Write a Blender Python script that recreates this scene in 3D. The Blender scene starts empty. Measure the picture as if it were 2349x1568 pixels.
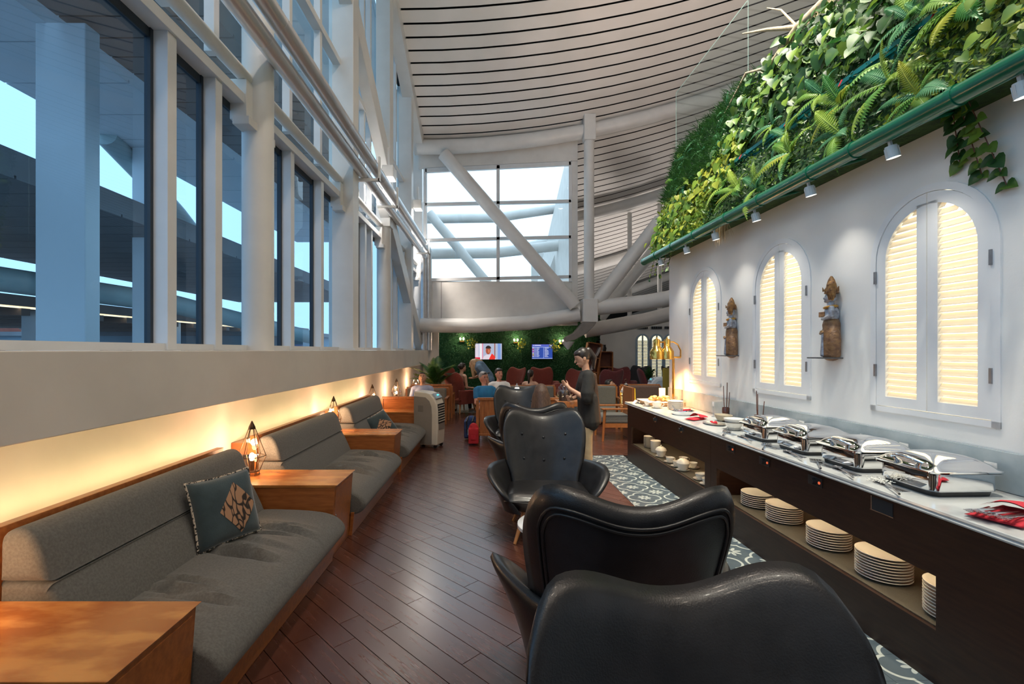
import bpy, bmesh, math, random
from mathutils import Vector, Matrix, noise
random.seed(7)
SC = bpy.context.scene
COL = SC.collection
PI = math.pi
# ------------------------------------------------------------------ camera, world, exposure
F_PX, VPX, VPY, EYE = 1100.0, 1135.0, 803.0, 1.6
cam_d = bpy.data.cameras.new('camera')
cam_d.sensor_width = 36.0
cam_d.lens = F_PX / 2349 * 36
cam_d.shift_x = (1174.5 - VPX) / 2349
cam_d.shift_y = (VPY - 784.0) / 2349
cam_d.clip_start = 0.05
cam_d.clip_end = 400
cam = bpy.data.objects.new('camera', cam_d)
COL.objects.link(cam)
cam.location = (0, 0, EYE)
cam.rotation_euler = (PI / 2, 0, 0)
SC.camera = cam
w = bpy.data.worlds.new('dusk_sky')
SC.world = w
w.use_nodes = True
bg = w.node_tree.nodes['Background']
bg.inputs['Color'].default_value = (0.66, 0.85, 1.0, 1)
bg.inputs['Strength'].default_value = 1.75
SC.view_settings.view_transform = 'Standard'
SC.view_settings.look = 'None'
SC.view_settings.gamma = 1
SC.view_settings.use_curve_mapping = False
SC.view_settings.exposure = 0.3
SC.cycles.use_denoising = True
SPOT_W, ROOF_FILL_W, UP_FILL_W, PLANT_FILL_W = 10.0, 330.0, 470.0, 1300.0  # the last three power added fill lamps

ANG = math.radians(2.08)            # the buffet side runs at a small angle to the window side
CA, SA = math.cos(ANG), math.sin(ANG)
def rp(u, v, z=0.0):
    return Vector((u * CA - v * SA, u * SA + v * CA, z))

# ------------------------------------------------------------------ mesh helper
class MB:
    def __init__(s):
        s.v = []; s.f = []; s.m = []; s.mi = 0
    def add(s, vs, fs):
        o = len(s.v)
        s.v += [tuple(p) for p in vs]
        for f in fs:
            s.f.append(tuple(i + o for i in f)); s.m.append(s.mi)
        return s
    def sheet(s, a, b, c, d):
        return s.add([a, b, c, d], [(0, 1, 2, 3)])
    def box(s, x0, x1, y0, y1, z0, z1):
        if x0 > x1: x0, x1 = x1, x0
        if y0 > y1: y0, y1 = y1, y0
        if z0 > z1: z0, z1 = z1, z0
        return s.add([(x0,y0,z0),(x1,y0,z0),(x1,y1,z0),(x0,y1,z0),(x0,y0,z1),(x1,y0,z1),(x1,y1,z1),(x0,y1,z1)],
              [(3,2,1,0),(4,5,6,7),(0,1,5,4),(1,2,6,5),(2,3,7,6),(3,0,4,7)])
    def bar(s, a, b, wx, wy, up=(0,0,1)):
        """a rectangular bar from a to b, wx across (perp to up), wy along up"""
        a = Vector(a); b = Vector(b); d = (b - a).normalized(); up = Vector(up)
        x = d.cross(up)
        if x.length < 1e-5: x = d.cross(Vector((1, 0, 0)))
        x.normalize(); y = x.cross(d).normalized()
        vs = []
        for p in (a, b):
            for sx, sy in ((-1,-1),(1,-1),(1,1),(-1,1)):
                vs.append(p + x * sx * wx / 2 + y * sy * wy / 2)
        return s.add(vs, [(0,1,2,3),(7,6,5,4),(0,4,5,1),(1,5,6,2),(2,6,7,3),(3,7,4,0)])
    def prism(s, poly, axis, a0, a1):
        n = len(poly)
        def P(p, a):
            return (a, p[0], p[1]) if axis == 'x' else ((p[0], a, p[1]) if axis == 'y' else (p[0], p[1], a))
        vs = [P(p, a0) for p in poly] + [P(p, a1) for p in poly]
        fs = [tuple(range(n))[::-1], tuple(range(n, 2 * n))] + [(i, (i+1) % n, (i+1) % n + n, i + n) for i in range(n)]
        return s.add(vs, fs)
    def tube(s, pts, r, n=8, closed=False, cap=True):
        pts = [Vector(p) for p in pts]; m = len(pts)
        rs = r if isinstance(r, (list, tuple)) else [r] * m
        prev = None; vs = []
        for i in range(m):
            if closed: d = pts[(i+1) % m] - pts[i-1]
            else: d = pts[min(i+1, m-1)] - pts[max(i-1, 0)]
            d.normalize()
            if prev is None:
                x = d.cross(Vector((0,0,1)))
                if x.length < 1e-3: x = d.cross(Vector((1,0,0)))
            else:
                x = prev - d * prev.dot(d)
            x.normalize(); prev = x; y = d.cross(x)
            for k in range(n):
                a = 2 * PI * k / n
                vs.append(pts[i] + (x * math.cos(a) + y * math.sin(a)) * rs[i])
        fs = []
        for i in range(m if closed else m - 1):
            j = (i + 1) % m
            for k in range(n):
                l = (k + 1) % n
                fs.append((i*n+k, i*n+l, j*n+l, j*n+k))
        if cap and not closed:
            fs.append(tuple(range(n))[::-1]); fs.append(tuple(range((m-1)*n, m*n)))
        return s.add(vs, fs)
    def cyl(s, a, b, r0, r1=None, n=12):
        return s.tube([a, b], [r0, r0 if r1 is None else r1], n)
    def lathe(s, prof, n=16, c=(0,0,0)):
        vs = []; m = len(prof)
        for r, z in prof:
            for k in range(n):
                a = 2 * PI * k / n
                vs.append((c[0] + r * math.cos(a), c[1] + r * math.sin(a), c[2] + z))
        fs = []
        for i in range(m - 1):
            for k in range(n):
                l = (k + 1) % n
                fs.append((i*n+k, i*n+l, (i+1)*n+l, (i+1)*n+k))
        if prof[0][0] > 1e-4: fs.append(tuple(range(n))[::-1])
        if prof[-1][0] > 1e-4: fs.append(tuple(range((m-1)*n, m*n)))
        return s.add(vs, fs)
    def ell(s, c, r, n=14, m=9, rot=None):
        c = Vector(c); r = r if isinstance(r, (list, tuple)) else (r, r, r)
        vs = []
        for i in range(m + 1):
            t = PI * i / m
            for k in range(n):
                a = 2 * PI * k / n
                p = Vector((r[0]*math.sin(t)*math.cos(a), r[1]*math.sin(t)*math.sin(a), r[2]*math.cos(t)))
                if rot is not None: p = rot @ p
                vs.append(c + p)
        fs = []
        for i in range(m):
            for k in range(n):
                l = (k + 1) % n
                fs.append((i*n+k, (i+1)*n+k, (i+1)*n+l, i*n+l))
        return s.add(vs, fs)
    def grid(s, fn, nu, nv, flip=False):
        vs = [fn(i / nu, j / nv) for i in range(nu + 1) for j in range(nv + 1)]
        fs = []
        for i in range(nu):
            for j in range(nv):
                q = (i*(nv+1)+j, (i+1)*(nv+1)+j, (i+1)*(nv+1)+j+1, i*(nv+1)+j+1)
                fs.append(q[::-1] if flip else q)
        return s.add(vs, fs)
    def pillow(s, front, back, nu, nv):
        """closed body from two sheets that share their border"""
        return s.grid(front, nu, nv, True).grid(back, nu, nv)
    def mesh(s, name, mats, smooth=None, weld=True):
        me = bpy.data.meshes.new(name)
        me.from_pydata(s.v, [], s.f)
        if weld:
            bm = bmesh.new(); bm.from_mesh(me)
            for f, mi in zip(bm.faces, s.m): f.material_index = mi
            bmesh.ops.remove_doubles(bm, verts=bm.verts, dist=1e-5)
            bmesh.ops.recalc_face_normals(bm, faces=bm.faces)
            bm.to_mesh(me); bm.free()
        else:
            me.polygons.foreach_set('material_index', s.m)
        for m in (mats if isinstance(mats, (list, tuple)) else [mats]): me.materials.append(m)
        if smooth is not None:
            me.polygons.foreach_set('use_smooth', [True] * len(me.polygons))
            if smooth < 179: me.set_sharp_from_angle(angle=math.radians(smooth))
        me.update()
        return me
    def build(s, name, mats, parent=None, smooth=None, weld=True, bevel=0, seg=2, sub=0):
        return link(name, s.mesh(name, mats, smooth, weld), parent, bevel, seg, sub)

def link(name, me, parent=None, bevel=0, seg=2, sub=0):
    o = bpy.data.objects.new(name, me)
    COL.objects.link(o)
    if parent is not None: o.parent = parent
    if bevel:
        b = o.modifiers.new('bevel', 'BEVEL'); b.width = bevel; b.segments = seg; b.limit_method = 'ANGLE'
        b.angle_limit = math.radians(40)
    if sub:
        b = o.modifiers.new('subsurf', 'SUBSURF'); b.levels = sub; b.render_levels = sub
    return o
def tag(o, label, cat, group=None):
    o['label'] = label; o['category'] = cat
    if group: o['group'] = group
    return o
def struct(o):
    o['kind'] = 'structure'; return o
def stuff(o):
    o['kind'] = 'stuff'; return o
def thing(name, label, cat, loc=(0,0,0), rz=0, group=None):
    o = bpy.data.objects.new(name, None); COL.objects.link(o)
    o.empty_display_size = 0.1
    o.location = loc; o.rotation_euler = (0, 0, rz)
    return tag(o, label, cat, group)
def rthing(name, label, cat, u, v, z=0, rz=0, group=None):
    return thing(name, label, cat, rp(u, v, z), rz + ANG, group)
def copy_tree(o, parent=None):
    c = o.copy(); COL.objects.link(c); c.parent = parent
    for ch in o.children: copy_tree(ch, c)
    return c
def dup(o, loc, rz, label=None, group=None):
    c = copy_tree(o); c.location = loc; c.rotation_euler = (0, 0, rz)
    if label: c['label'] = label
    if group: c['group'] = group
    return c

ORD = ['topmost', 'second', 'third', 'fourth', 'fifth', 'sixth', 'seventh', 'eighth', 'ninth', 'tenth', 'eleventh', 'twelfth', 'thirteenth', 'fourteenth', 'fifteenth', 'lowest']
def nth(k, n):
    j = n - 1 - k
    return 'topmost' if j == 0 else ('lowest' if k == 0 else ORD[j] + ' from top')
# ------------------------------------------------------------------ materials
MT = {}
def mat(name, col, rough=0.5, metal=0.0, col2=None, scale=6.0, stretch=(1,1,1), bump=0.0, bscale=40.0,
        coat=0.0, spec=0.5, emit=None, estr=0.0, detail=4.0, lo=0.35, hi=0.65, trans=0.0, sheen=0.0, kind='noise', rough2=None, crough=0.12):
    if name in MT: return MT[name]
    m = bpy.data.materials.new(name); m.use_nodes = True
    nt = m.node_tree; N = nt.nodes; L = nt.links
    p = N['Principled BSDF']
    p.inputs['Base Color'].default_value = (*col, 1)
    p.inputs['Roughness'].default_value = rough
    p.inputs['Metallic'].default_value = metal
    p.inputs['Specular IOR Level'].default_value = spec
    p.inputs['Coat Weight'].default_value = coat
    p.inputs['Coat Roughness'].default_value = crough
    p.inputs['Transmission Weight'].default_value = trans
    p.inputs['Sheen Weight'].default_value = sheen
    if emit:
        p.inputs['Emission Color'].default_value = (*emit, 1); p.inputs['Emission Strength'].default_value = estr
    tc = N.new('ShaderNodeTexCoord')
    mp = N.new('ShaderNodeMapping'); mp.inputs['Scale'].default_value = stretch
    L.new(tc.outputs['Object'], mp.inputs['Vector'])
    if col2 is not None:
        if kind == 'wave':
            t = N.new('ShaderNodeTexWave'); t.inputs['Scale'].default_value = scale; t.inputs['Distortion'].default_value = 6
            t.inputs['Detail'].default_value = 3; t.inputs['Detail Scale'].default_value = 1.5
        elif kind == 'vor':
            t = N.new('ShaderNodeTexVoronoi'); t.inputs['Scale'].default_value = scale
        else:
            t = N.new('ShaderNodeTexNoise'); t.inputs['Scale'].default_value = scale; t.inputs['Detail'].default_value = detail
        L.new(mp.outputs['Vector'], t.inputs['Vector'])
        r = N.new('ShaderNodeValToRGB')
        r.color_ramp.elements[0].position = lo; r.color_ramp.elements[0].color = (*col, 1)
        r.color_ramp.elements[1].position = hi; r.color_ramp.elements[1].color = (*col2, 1)
        L.new(t.outputs['Distance' if kind == 'vor' else 'Fac'] if kind != 'wave' else t.outputs['Fac'], r.inputs['Fac'])
        L.new(r.outputs['Color'], p.inputs['Base Color'])
        if rough2 is not None:
            mr = N.new('ShaderNodeMapRange'); mr.inputs['To Min'].default_value = rough; mr.inputs['To Max'].default_value = rough2
            L.new(t.outputs['Fac'], mr.inputs['Value']); L.new(mr.outputs['Result'], p.inputs['Roughness'])
    if bump:
        t2 = N.new('ShaderNodeTexNoise'); t2.inputs['Scale'].default_value = bscale; t2.inputs['Detail'].default_value = 3
        L.new(mp.outputs['Vector'], t2.inputs['Vector'])
        b = N.new('ShaderNodeBump'); b.inputs['Strength'].default_value = bump; b.inputs['Distance'].default_value = 0.01
        L.new(t2.outputs['Fac'], b.inputs['Height']); L.new(b.outputs['Normal'], p.inputs['Normal'])
    MT[name] = m
    return m
def glass(name, tint, gloss=0.06, rough=0.0):
    """thin pane: clear with a tint, mirror reflection growing towards grazing"""
    if name in MT: return MT[name]
    m = bpy.data.materials.new(name); m.use_nodes = True
    nt = m.node_tree; N = nt.nodes; L = nt.links
    N.remove(N['Principled BSDF'])
    tr = N.new('ShaderNodeBsdfTransparent'); tr.inputs['Color'].default_value = (*tint, 1)
    gl = N.new('ShaderNodeBsdfGlossy'); gl.inputs['Roughness'].default_value = rough; gl.inputs['Color'].default_value = (0.9, 0.95, 1, 1)
    lw_ = N.new('ShaderNodeLayerWeight'); lw_.inputs['Blend'].default_value = 0.5
    pw = N.new('ShaderNodeMath'); pw.operation = 'POWER'; pw.inputs[1].default_value = 4.0
    L.new(lw_.outputs['Facing'], pw.inputs[0])
    fr = N.new('ShaderNodeMath'); fr.operation = 'MULTIPLY_ADD'; fr.inputs[1].default_value = 0.55; fr.inputs[2].default_value = gloss
    L.new(pw.outputs[0], fr.inputs[0])
    mx = N.new('ShaderNodeMixShader')
    L.new(fr.outputs[0], mx.inputs['Fac']); L.new(tr.outputs[0], mx.inputs[1]); L.new(gl.outputs[0], mx.inputs[2])
    L.new(mx.outputs[0], N['Material Output'].inputs['Surface'])
    MT[name] = m
    return m
def emis(name, col, s):
    if name in MT: return MT[name]
    m = bpy.data.materials.new(name); m.use_nodes = True
    p = m.node_tree.nodes['Principled BSDF']
    p.inputs['Base Color'].default_value = (*[min(c, .8) for c in col], 1)
    p.inputs['Emission Color'].default_value = (*col, 1); p.inputs['Emission Strength'].default_value = s
    MT[name] = m
    return m
def lamp(kind, name, loc, energy, col, parent=None, **kw):
    d = bpy.data.lights.new(name, kind); d.energy = energy; d.color = col
    for k, v in kw.items():
        if k != 'rot': setattr(d, k, v)
    o = bpy.data.objects.new(name, d); COL.objects.link(o); o.location = loc
    if 'rot' in kw: o.rotation_euler = kw['rot']
    if parent is not None: o.parent = parent
    return o

WHITE = mat('white_paint', (0.72, 0.70, 0.67), 0.55, col2=(0.66, 0.64, 0.61), scale=3, bump=0.03)
STEELW = mat('white_steel', (0.74, 0.73, 0.71), 0.38, col2=(0.68, 0.67, 0.65), scale=2.5, bump=0.02)
PLASTER = mat('plaster', (0.70, 0.66, 0.60), 0.8, col2=(0.64, 0.60, 0.545), scale=2.2, bump=0.06, bscale=25)
RWALL = mat('white_wall', (0.80, 0.79, 0.77), 0.75, col2=(0.74, 0.735, 0.72), scale=1.6, bump=0.05, bscale=60)
SLATM = mat('ceiling_slat', (0.80, 0.77, 0.745), 0.45, col2=(0.76, 0.73, 0.70), scale=1.5)
DARK = mat('dark_gap', (0.02, 0.02, 0.022), 0.9)
ALU = mat('brushed_aluminium', (0.80, 0.80, 0.81), 0.30, metal=0.75, col2=(0.72, 0.72, 0.74), scale=8, stretch=(1, .1, 1))
CHROME = mat('polished_steel', (0.82, 0.82, 0.82), 0.07, metal=1.0, col2=(0.74, 0.74, 0.75), scale=3)
STEEL = mat('satin_steel', (0.70, 0.70, 0.71), 0.22, metal=1.0, col2=(0.6, 0.6, 0.61), scale=6)
LEATHER = mat('black_leather', (0.008, 0.008, 0.009), 0.36, col2=(0.016, 0.015, 0.016), scale=12, bump=0.12, bscale=220, coat=0.10, spec=0.45)
PIPING = mat('black_piping', (0.008, 0.008, 0.009), 0.4, col2=(.014,.014,.015), scale=30)
FABRIC = mat('grey_fabric', (0.112, 0.108, 0.098), 0.95, col2=(0.15, 0.146, 0.134), scale=90, bump=0.25, bscale=260, sheen=0.15, spec=.2)
WOODO = mat('orange_wood', (0.27, 0.080, 0.018), 0.30, col2=(0.39, 0.130, 0.032), scale=5, stretch=(1.2, 8, 8), detail=6, coat=0.25, bump=0.02, rough2=.42)
WOODT = mat('worn_wood_top', (0.33, 0.105, 0.024), 0.24, col2=(0.50, 0.21, 0.055), scale=4, stretch=(1, 2.4, 1), detail=7, lo=.42, hi=.6, coat=0.25)
WOODF = mat('teak', (0.28, 0.092, 0.026), 0.4, col2=(0.38, 0.14, 0.042), scale=7, stretch=(6, 6, 1), detail=5, coat=.15)
DWOOD = mat('espresso_wood', (0.017, 0.007, 0.005), 0.42, col2=(0.030, 0.013, 0.008), scale=6, stretch=(1, 1, 9), detail=6, coat=0.03, spec=.35)
MARBLE = mat('white_marble', (0.50, 0.51, 0.50), 0.14, col2=(0.28, 0.30, 0.31), scale=5, detail=9, lo=0.5, hi=0.82, coat=0.1)
MARBLEG = mat('grey_marble', (0.36, 0.41, 0.42), 0.18, col2=(0.52, 0.56, 0.56), scale=6, detail=9, lo=0.35, hi=0.75)
CHINA = mat('white_china', (0.80, 0.77, 0.70), 0.18, col2=(0.77, 0.74, 0.68), scale=4, coat=.3)
BRASS = mat('polished_brass', (0.85, 0.50, 0.13), 0.16, metal=1.0, col2=(0.75, 0.42, 0.10), scale=5)
BLACK = mat('black_plastic', (0.012, 0.012, 0.013), 0.4, col2=(0.02,0.02,0.02), scale=20)
BRONZE = mat('bronze_wire', (0.06, 0.035, 0.02), 0.4, metal=0.8, col2=(0.09, 0.055, 0.03), scale=20)
RX = 16.0
# ------------------------------------------------------------------ floor
FLOORW = []
for i, (a, b) in enumerate((((0.066, 0.022, 0.015), (0.118, 0.042, 0.027)), ((0.075, 0.026, 0.017), (0.128, 0.048, 0.031)), ((0.058, 0.020, 0.014), (0.104, 0.038, 0.025)))):
    FLOORW.append(mat('floor_board_%d' % i, a, 0.17, col2=b, scale=4, stretch=(.7, 11, 1), detail=3, lo=.2, hi=.8, rough2=0.34, spec=.7, coat=.5, crough=.26))
struct((lambda o: o)(MB().box(-3.2, RX, -6, 32, -0.3, -0.010).build('floor', mat('sub_floor', (0.012, 0.006, 0.005), 0.7))))
floor = bpy.data.objects['floor']
def clip(poly, hp):
    for nx, ny, c in hp:            # keep nx*x + ny*y <= c
        out = []
        for i in range(len(poly)):
            p, q = poly[i], poly[(i + 1) % len(poly)]
            dp = nx * p[0] + ny * p[1] - c; dq = nx * q[0] + ny * q[1] - c
            if dp <= 0: out.append(p)
            if dp * dq < 0:
                t = dp / (dp - dq); out.append((p[0] + t * (q[0] - p[0]), p[1] + t * (q[1] - p[1])))
        poly = out
        if len(poly) < 3: return []
    return poly
regA = [(-1, 0, 1.45), (CA, SA, 1.612), (0, -1, -0.55), (0, 1, 12.3)]
regB = [(-CA, -SA, -1.617), (SA, -CA, -7.25), (0, 1, 12.3), (1, 0, 7.0)]
planks = []
W_, LN = 0.134, 1.15
d1 = Vector((0.7071, -0.7071)); d2 = Vector((0.7071, 0.7071))
rr = random.Random(3)
for row in range(-20, 110):
    off = rr.uniform(0, LN)
    for k in range(-16, 12):
        a0 = k * LN + off
        c = d1 * a0 + d2 * (row * W_)
        poly = [c + d1 * .0021 + d2 * .0021, c + d1 * (LN - .0021) + d2 * .0021, c + d1 * (LN - .0021) + d2 * (W_ - .0021), c + d1 * .0021 + d2 * (W_ - .0021)]
        poly = [(p.x, p.y) for p in poly]
        for rg in (regA, regB):
            q = clip(poly, rg)
            if len(q) >= 3:
                ar = abs(sum(q[i][0]*q[(i+1) % len(q)][1] - q[(i+1) % len(q)][0]*q[i][1] for i in range(len(q)))) / 2
                if ar > .002:
                    cy = sum(p[1] for p in q) / len(q)
                    planks.append((cy, q))
planks.sort(key=lambda t: t[0])
def plank_mesh(mb, q):
    cx = sum(p[0] for p in q) / len(q); cy = sum(p[1] for p in q) / len(q)
    loc = [((p[0]-cx) * d1.x + (p[1]-cy) * d1.y, (p[0]-cx) * d2.x + (p[1]-cy) * d2.y) for p in q]
    mb.prism(loc, 'z', -0.010, 0.0); return cx, cy
rest = MB()
for i, (cy, q) in enumerate(planks):
    if i < 300:
        mb = MB(); cx, cy = plank_mesh(mb, q)
        o = mb.build('plank', FLOORW[rr.randrange(3)], floor, weld=False)
        o.location = (cx, cy, rr.uniform(-.0004, 0)); o.rotation_euler = (0, 0, -PI / 4)
    else:
        rest.mi = rr.randrange(3); rest.prism(q, 'z', -0.010, 0.0)
stuff(rest.build('far_planks', FLOORW, floor, weld=False))

def tile_material():
    m = bpy.data.materials.new('patterned_tile'); m.use_nodes = True
    nt = m.node_tree; N = nt.nodes; L = nt.links; p = N['Principled BSDF']
    def S(op, a, b=None, c=None):
        n = N.new('ShaderNodeMath'); n.operation = op
        for i, x in enumerate((a, b, c)):
            if x is None: continue
            if isinstance(x, (int, float)): n.inputs[i].default_value = x
            else: L.new(x, n.inputs[i])
        return n.outputs[0]
    g = N.new('ShaderNodeNewGeometry'); sp = N.new('ShaderNodeSeparateXYZ'); L.new(g.outputs['Position'], sp.inputs[0])
    X, Y = sp.outputs['X'], sp.outputs['Y']
    u = S('ADD', S('MULTIPLY', X, CA), S('MULTIPLY', Y, SA)); v = S('SUBTRACT', S('MULTIPLY', Y, CA), S('MULTIPLY', X, SA))
    P = 0.40
    def cell(c, o): return S('MULTIPLY', S('SUBTRACT', S('FRACT', S('ADD', S('DIVIDE', S('SUBTRACT', c, o), P), 0.5 + 40)), 0.5), P)
    def petals(x, y, R, base, k):
        r = S('SQRT', S('ADD', S('MULTIPLY', x, x), S('MULTIPLY', y, y))); th = S('ARCTAN2', y, x)
        c = S('ABSOLUTE', S('COSINE', S('MULTIPLY', th, k)))
        lim = S('MULTIPLY', S('ADD', S('MULTIPLY', c, 1 - base), base), R)
        return S('MULTIPLY', S('LESS_THAN', r, lim), S('GREATER_THAN', r, 0.016))
    x, y = cell(u, 1.815), cell(v, 5.15)
    ax, ay = S('ABSOLUTE', x), S('ABSOLUTE', y)
    mx, mn = S('MAXIMUM', ax, ay), S('MINIMUM', ax, ay)
    e = S('SUBTRACT', mx, 0.082)
    ring = S('LESS_THAN', S('ABSOLUTE', S('SUBTRACT', S('SQRT', S('ADD', S('MULTIPLY', e, e), S('MULTIPLY', mn, mn))), 0.092)), 0.009)
    ring = S('MULTIPLY', ring, S('GREATER_THAN', S('ADD', mx, S('MULTIPLY', mn, -0.2)), 0.062))
    fl = petals(x, y, 0.074, 0.3, 4)
    x2, y2 = cell(u, 1.815 + P / 2), cell(v, 5.15 + P / 2)
    sn = petals(x2, y2, 0.082, 0.16, 4)
    f = S('MINIMUM', S('ADD', S('ADD', ring, fl), sn), 1.0)
    no = N.new('ShaderNodeTexNoise'); no.inputs['Scale'].default_value = 9; no.inputs['Detail'].default_value = 6
    L.new(g.outputs['Position'], no.inputs['Vector'])
    c1 = N.new('ShaderNodeMix'); c1.data_type = 'RGBA'; c1.inputs[6].default_value = (0.055, 0.075, 0.09, 1); c1.inputs[7].default_value = (0.10, 0.13, 0.15, 1)
    L.new(no.outputs['Fac'], c1.inputs[0])
    c2 = N.new('ShaderNodeMix'); c2.data_type = 'RGBA'; c2.inputs[7].default_value = (0.42, 0.45, 0.42, 1)
    L.new(f, c2.inputs[0]); L.new(c1.outputs[2], c2.inputs[6]); L.new(c2.outputs[2], p.inputs['Base Color'])
    p.inputs['Roughness'].default_value = 0.3
    return m
TILE = tile_material()
tm = MB().box(-.0992, .0992, -.0992, .0992, -.010, 0).mesh('tile', TILE)
for i in range(3):
    for j in range(32):
        o = link('tile', tm, floor); o.location = rp(1.717 + .2 * i, .95 + .2 * j, 0.0); o.rotation_euler = (0, 0, ANG)
MB().box(-2.3, 7.5, 12.31, 32, -.009, .001).build('far_tiles', TILE, floor)

# ------------------------------------------------------------------ roof
def roof_h(x, y):
    yy = max(y, 6.5)
    xx = min(max(x, -2.2), 7.0)
    return EYE + 7.7 - 0.375 * (yy - 10.6) + 0.0195 * (xx + 2.2) ** 2 + 0.36 * max(0, x - 7.0)
ceil = struct(MB().grid(lambda a, b: (-2.6 + (RX + 2.6) * a, -6.2 + 20.7 * b, roof_h(-2.6 + (RX + 2.6) * a, -6.2 + 20.7 * b) + .16), 22, 20)
    .grid(lambda a, b: (2.42 + (RX - 2.42) * a, 14.5 + 17.3 * b, roof_h(2.42 + (RX - 2.42) * a, 14.5 + 17.3 * b) + .16), 16, 12).build('ceiling', mat('roof_void', (0.012, 0.012, 0.013), .95)))
def slat(y0, y1, x0, x1, n):
    mb = MB()
    top = [(x0 + (x1 - x0) * i / n) for i in range(n + 1)]
    vs = []
    for x in top:
        for (y, dz) in ((y0, 0), (y1, 0), (y1, .005), (y0, .005)):
            vs.append((x, y, roof_h(x, y) + dz))
    fs = []
    for i in range(n):
        for k in range(4):
            l = (k + 1) % 4
            fs.append((i*4+k, i*4+l, (i+1)*4+l, (i+1)*4+k))
    fs += [(0,1,2,3), tuple(4*n + k for k in (3,2,1,0))]
    mb.add(vs, fs); return mb
y = 5.2
while y < 29.6:
    x0 = -2.2 if y < 14.35 else 2.5
    slat(y, y + .262, x0, RX, 20 if x0 < 0 else 14).build('slat', SLATM, ceil, weld=False)
    y += .31
slat(-6, 5.18, -2.3, RX, 20).build('ceiling_board', SLATM, ceil, weld=False)
# sloping edge beam between the window wall and the slats
tr = MB()
tr.prism([(6.5, roof_h(-2.2, 6.5) - .35), (14.5, roof_h(-2.2, 14.5) - .35), (14.5, roof_h(-2.2, 14.5) + .1), (6.5, roof_h(-2.2, 6.5) + .1)], 'x', -2.42, -2.12)
struct(tr.build('trim_1', STEELW))

# ------------------------------------------------------------------ window side: low wall, ledge, columns, glazing
struct(MB().box(-2.55, -2.28, -6, 15.0, 0, 1.25).build('wall_left', PLASTER))
struct(MB().box(-2.95, -1.99, -6, 14.35, 1.208, EYE - .0015).build('trim_2', PLASTER, bevel=.006))
col_y = [-3.3, -0.6, 2.0, 4.78, 7.54, 10.2, 12.7, 14.75]
names = {4.78: 'thick round white steel column standing on the window ledge', 7.54: 'square white steel column rising from the ledge behind the round one',
         10.2: 'slim round white column on the ledge under the twin pipes', 12.7: 'square white column on the ledge near the end of the pipes', 14.75: 'farthest white column at the corner of the glazed gable'}
for cy in col_y:
    if cy < 4.7: continue
    if cy in (4.78, 10.2):
        top = roof_h(-2.3, cy)
        if cy == 10.2: top = 4.2
        c = MB().cyl((0, 0, EYE - .002), (0, 0, top), .147, n=32).build('round_column', STEELW, smooth=40)
        c.location = (-2.36, cy, 0); tag(c, names[cy], 'column')
        if cy == 10.2:
            MB().box(-.13, .17, -.16, .16, 4.2, roof_h(-2.3, cy)).build('upper_shaft', STEELW, c, bevel=.01)
    else:
        c = thing('square_column', names[cy], 'column', (-2.34, cy, 0))
        ww = .16 if cy < 14 else .13
        MB().box(-ww - .06, ww, -.15, .15, EYE - .002, roof_h(-2.3, cy)).build('shaft', STEELW, c, bevel=.008)
        MB().box(-ww - .09, ww + .03, -.18, .18, EYE - .002, EYE + .03).build('base_plate', STEELW, c, bevel=.004)
GL_L = glass('blue_window_glass', (0.38, 0.58, 0.78), 0.05)
GL_U = glass('upper_window_glass', (0.62, 0.82, 0.95), 0.055)
mulls = [-2.0, 0.3, 1.2, 3.49, 4.09, 5.6, 6.58, 8.25, 8.8, 9.25, 11.1, 11.65, 13.5]
bays = [(-3.3, -.6), (-.6, 2.0), (2.0, 4.78), (4.78, 7.54), (7.54, 10.2), (10.2, 12.7), (12.7, 14.75)]
FRAME = mat('window_frame_white', (0.70, 0.71, 0.72), 0.35, col2=(0.66, 0.67, 0.68), scale=4)
GASK = mat('dark_gasket', (0.02, 0.03, 0.045), 0.5)
bays[2] = (-6.0, 4.78)
for i, (b0, b1) in enumerate(bays[2:]):
    wn = bpy.data.objects.new('window_%d' % (i + 1), None); COL.objects.link(wn); struct(wn)
    ms = sorted(m for m in mulls if b0 < m < b1)
    edges = [b0] + ms + [b1]
    top = roof_h(-2.3, (b0 + b1) / 2)
    for m in ms:
        MB().box(-2.49, -2.38, m, m + .10, EYE, 3.93).build('mullion', FRAME, wn, bevel=.004)
        MB().box(-2.49, -2.40, m + .01, m + .09, 4.16, top).build('mullion', FRAME, wn, bevel=.004)
        MB().box(-2.53, -2.485, m - .03, m + .13, EYE, 3.95).build('gasket', GASK, wn)
    MB().box(-2.50, -2.36, b0, b1, 3.93, 4.02).build('transom', FRAME, wn, bevel=.004)
    MB().box(-2.53, -2.495, b0, b1, 3.86, 3.94).build('gasket', GASK, wn)
    MB().box(-2.50, -2.38, b0, b1, 6.0, 6.1).build('transom', FRAME, wn, bevel=.004)
    MB().box(-2.52, -2.40, b0, b1, EYE, EYE + .05).build('bottom_rail', FRAME, wn)
    MB().tube([(-2.40, b0 + .12, 4.22), (-2.40, b1 - .12, 4.22)], .062, 14).build('transom_tube', STEELW, wn, smooth=50)
    for bb in (b0 + .16, b1 - .2):
        MB().box(-2.5, -2.34, bb - .06, bb + .06, 3.78, 4.16).box(-2.46, -2.3, bb - .09, bb + .09, 3.72, 3.8).build('bracket', STEELW, wn, bevel=.006)
    for a, b in zip(edges[:-1], edges[1:]):
        for z0, z1, gm in ((EYE + .02, 3.95, GL_L), (4.05, top, GL_U)):
            MB().sheet((-2.508, a + .02, z0), (-2.508, b + .02, z0), (-2.508, b + .02, z1), (-2.508, a + .02, z1)).build('pane', gm, wn)
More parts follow.
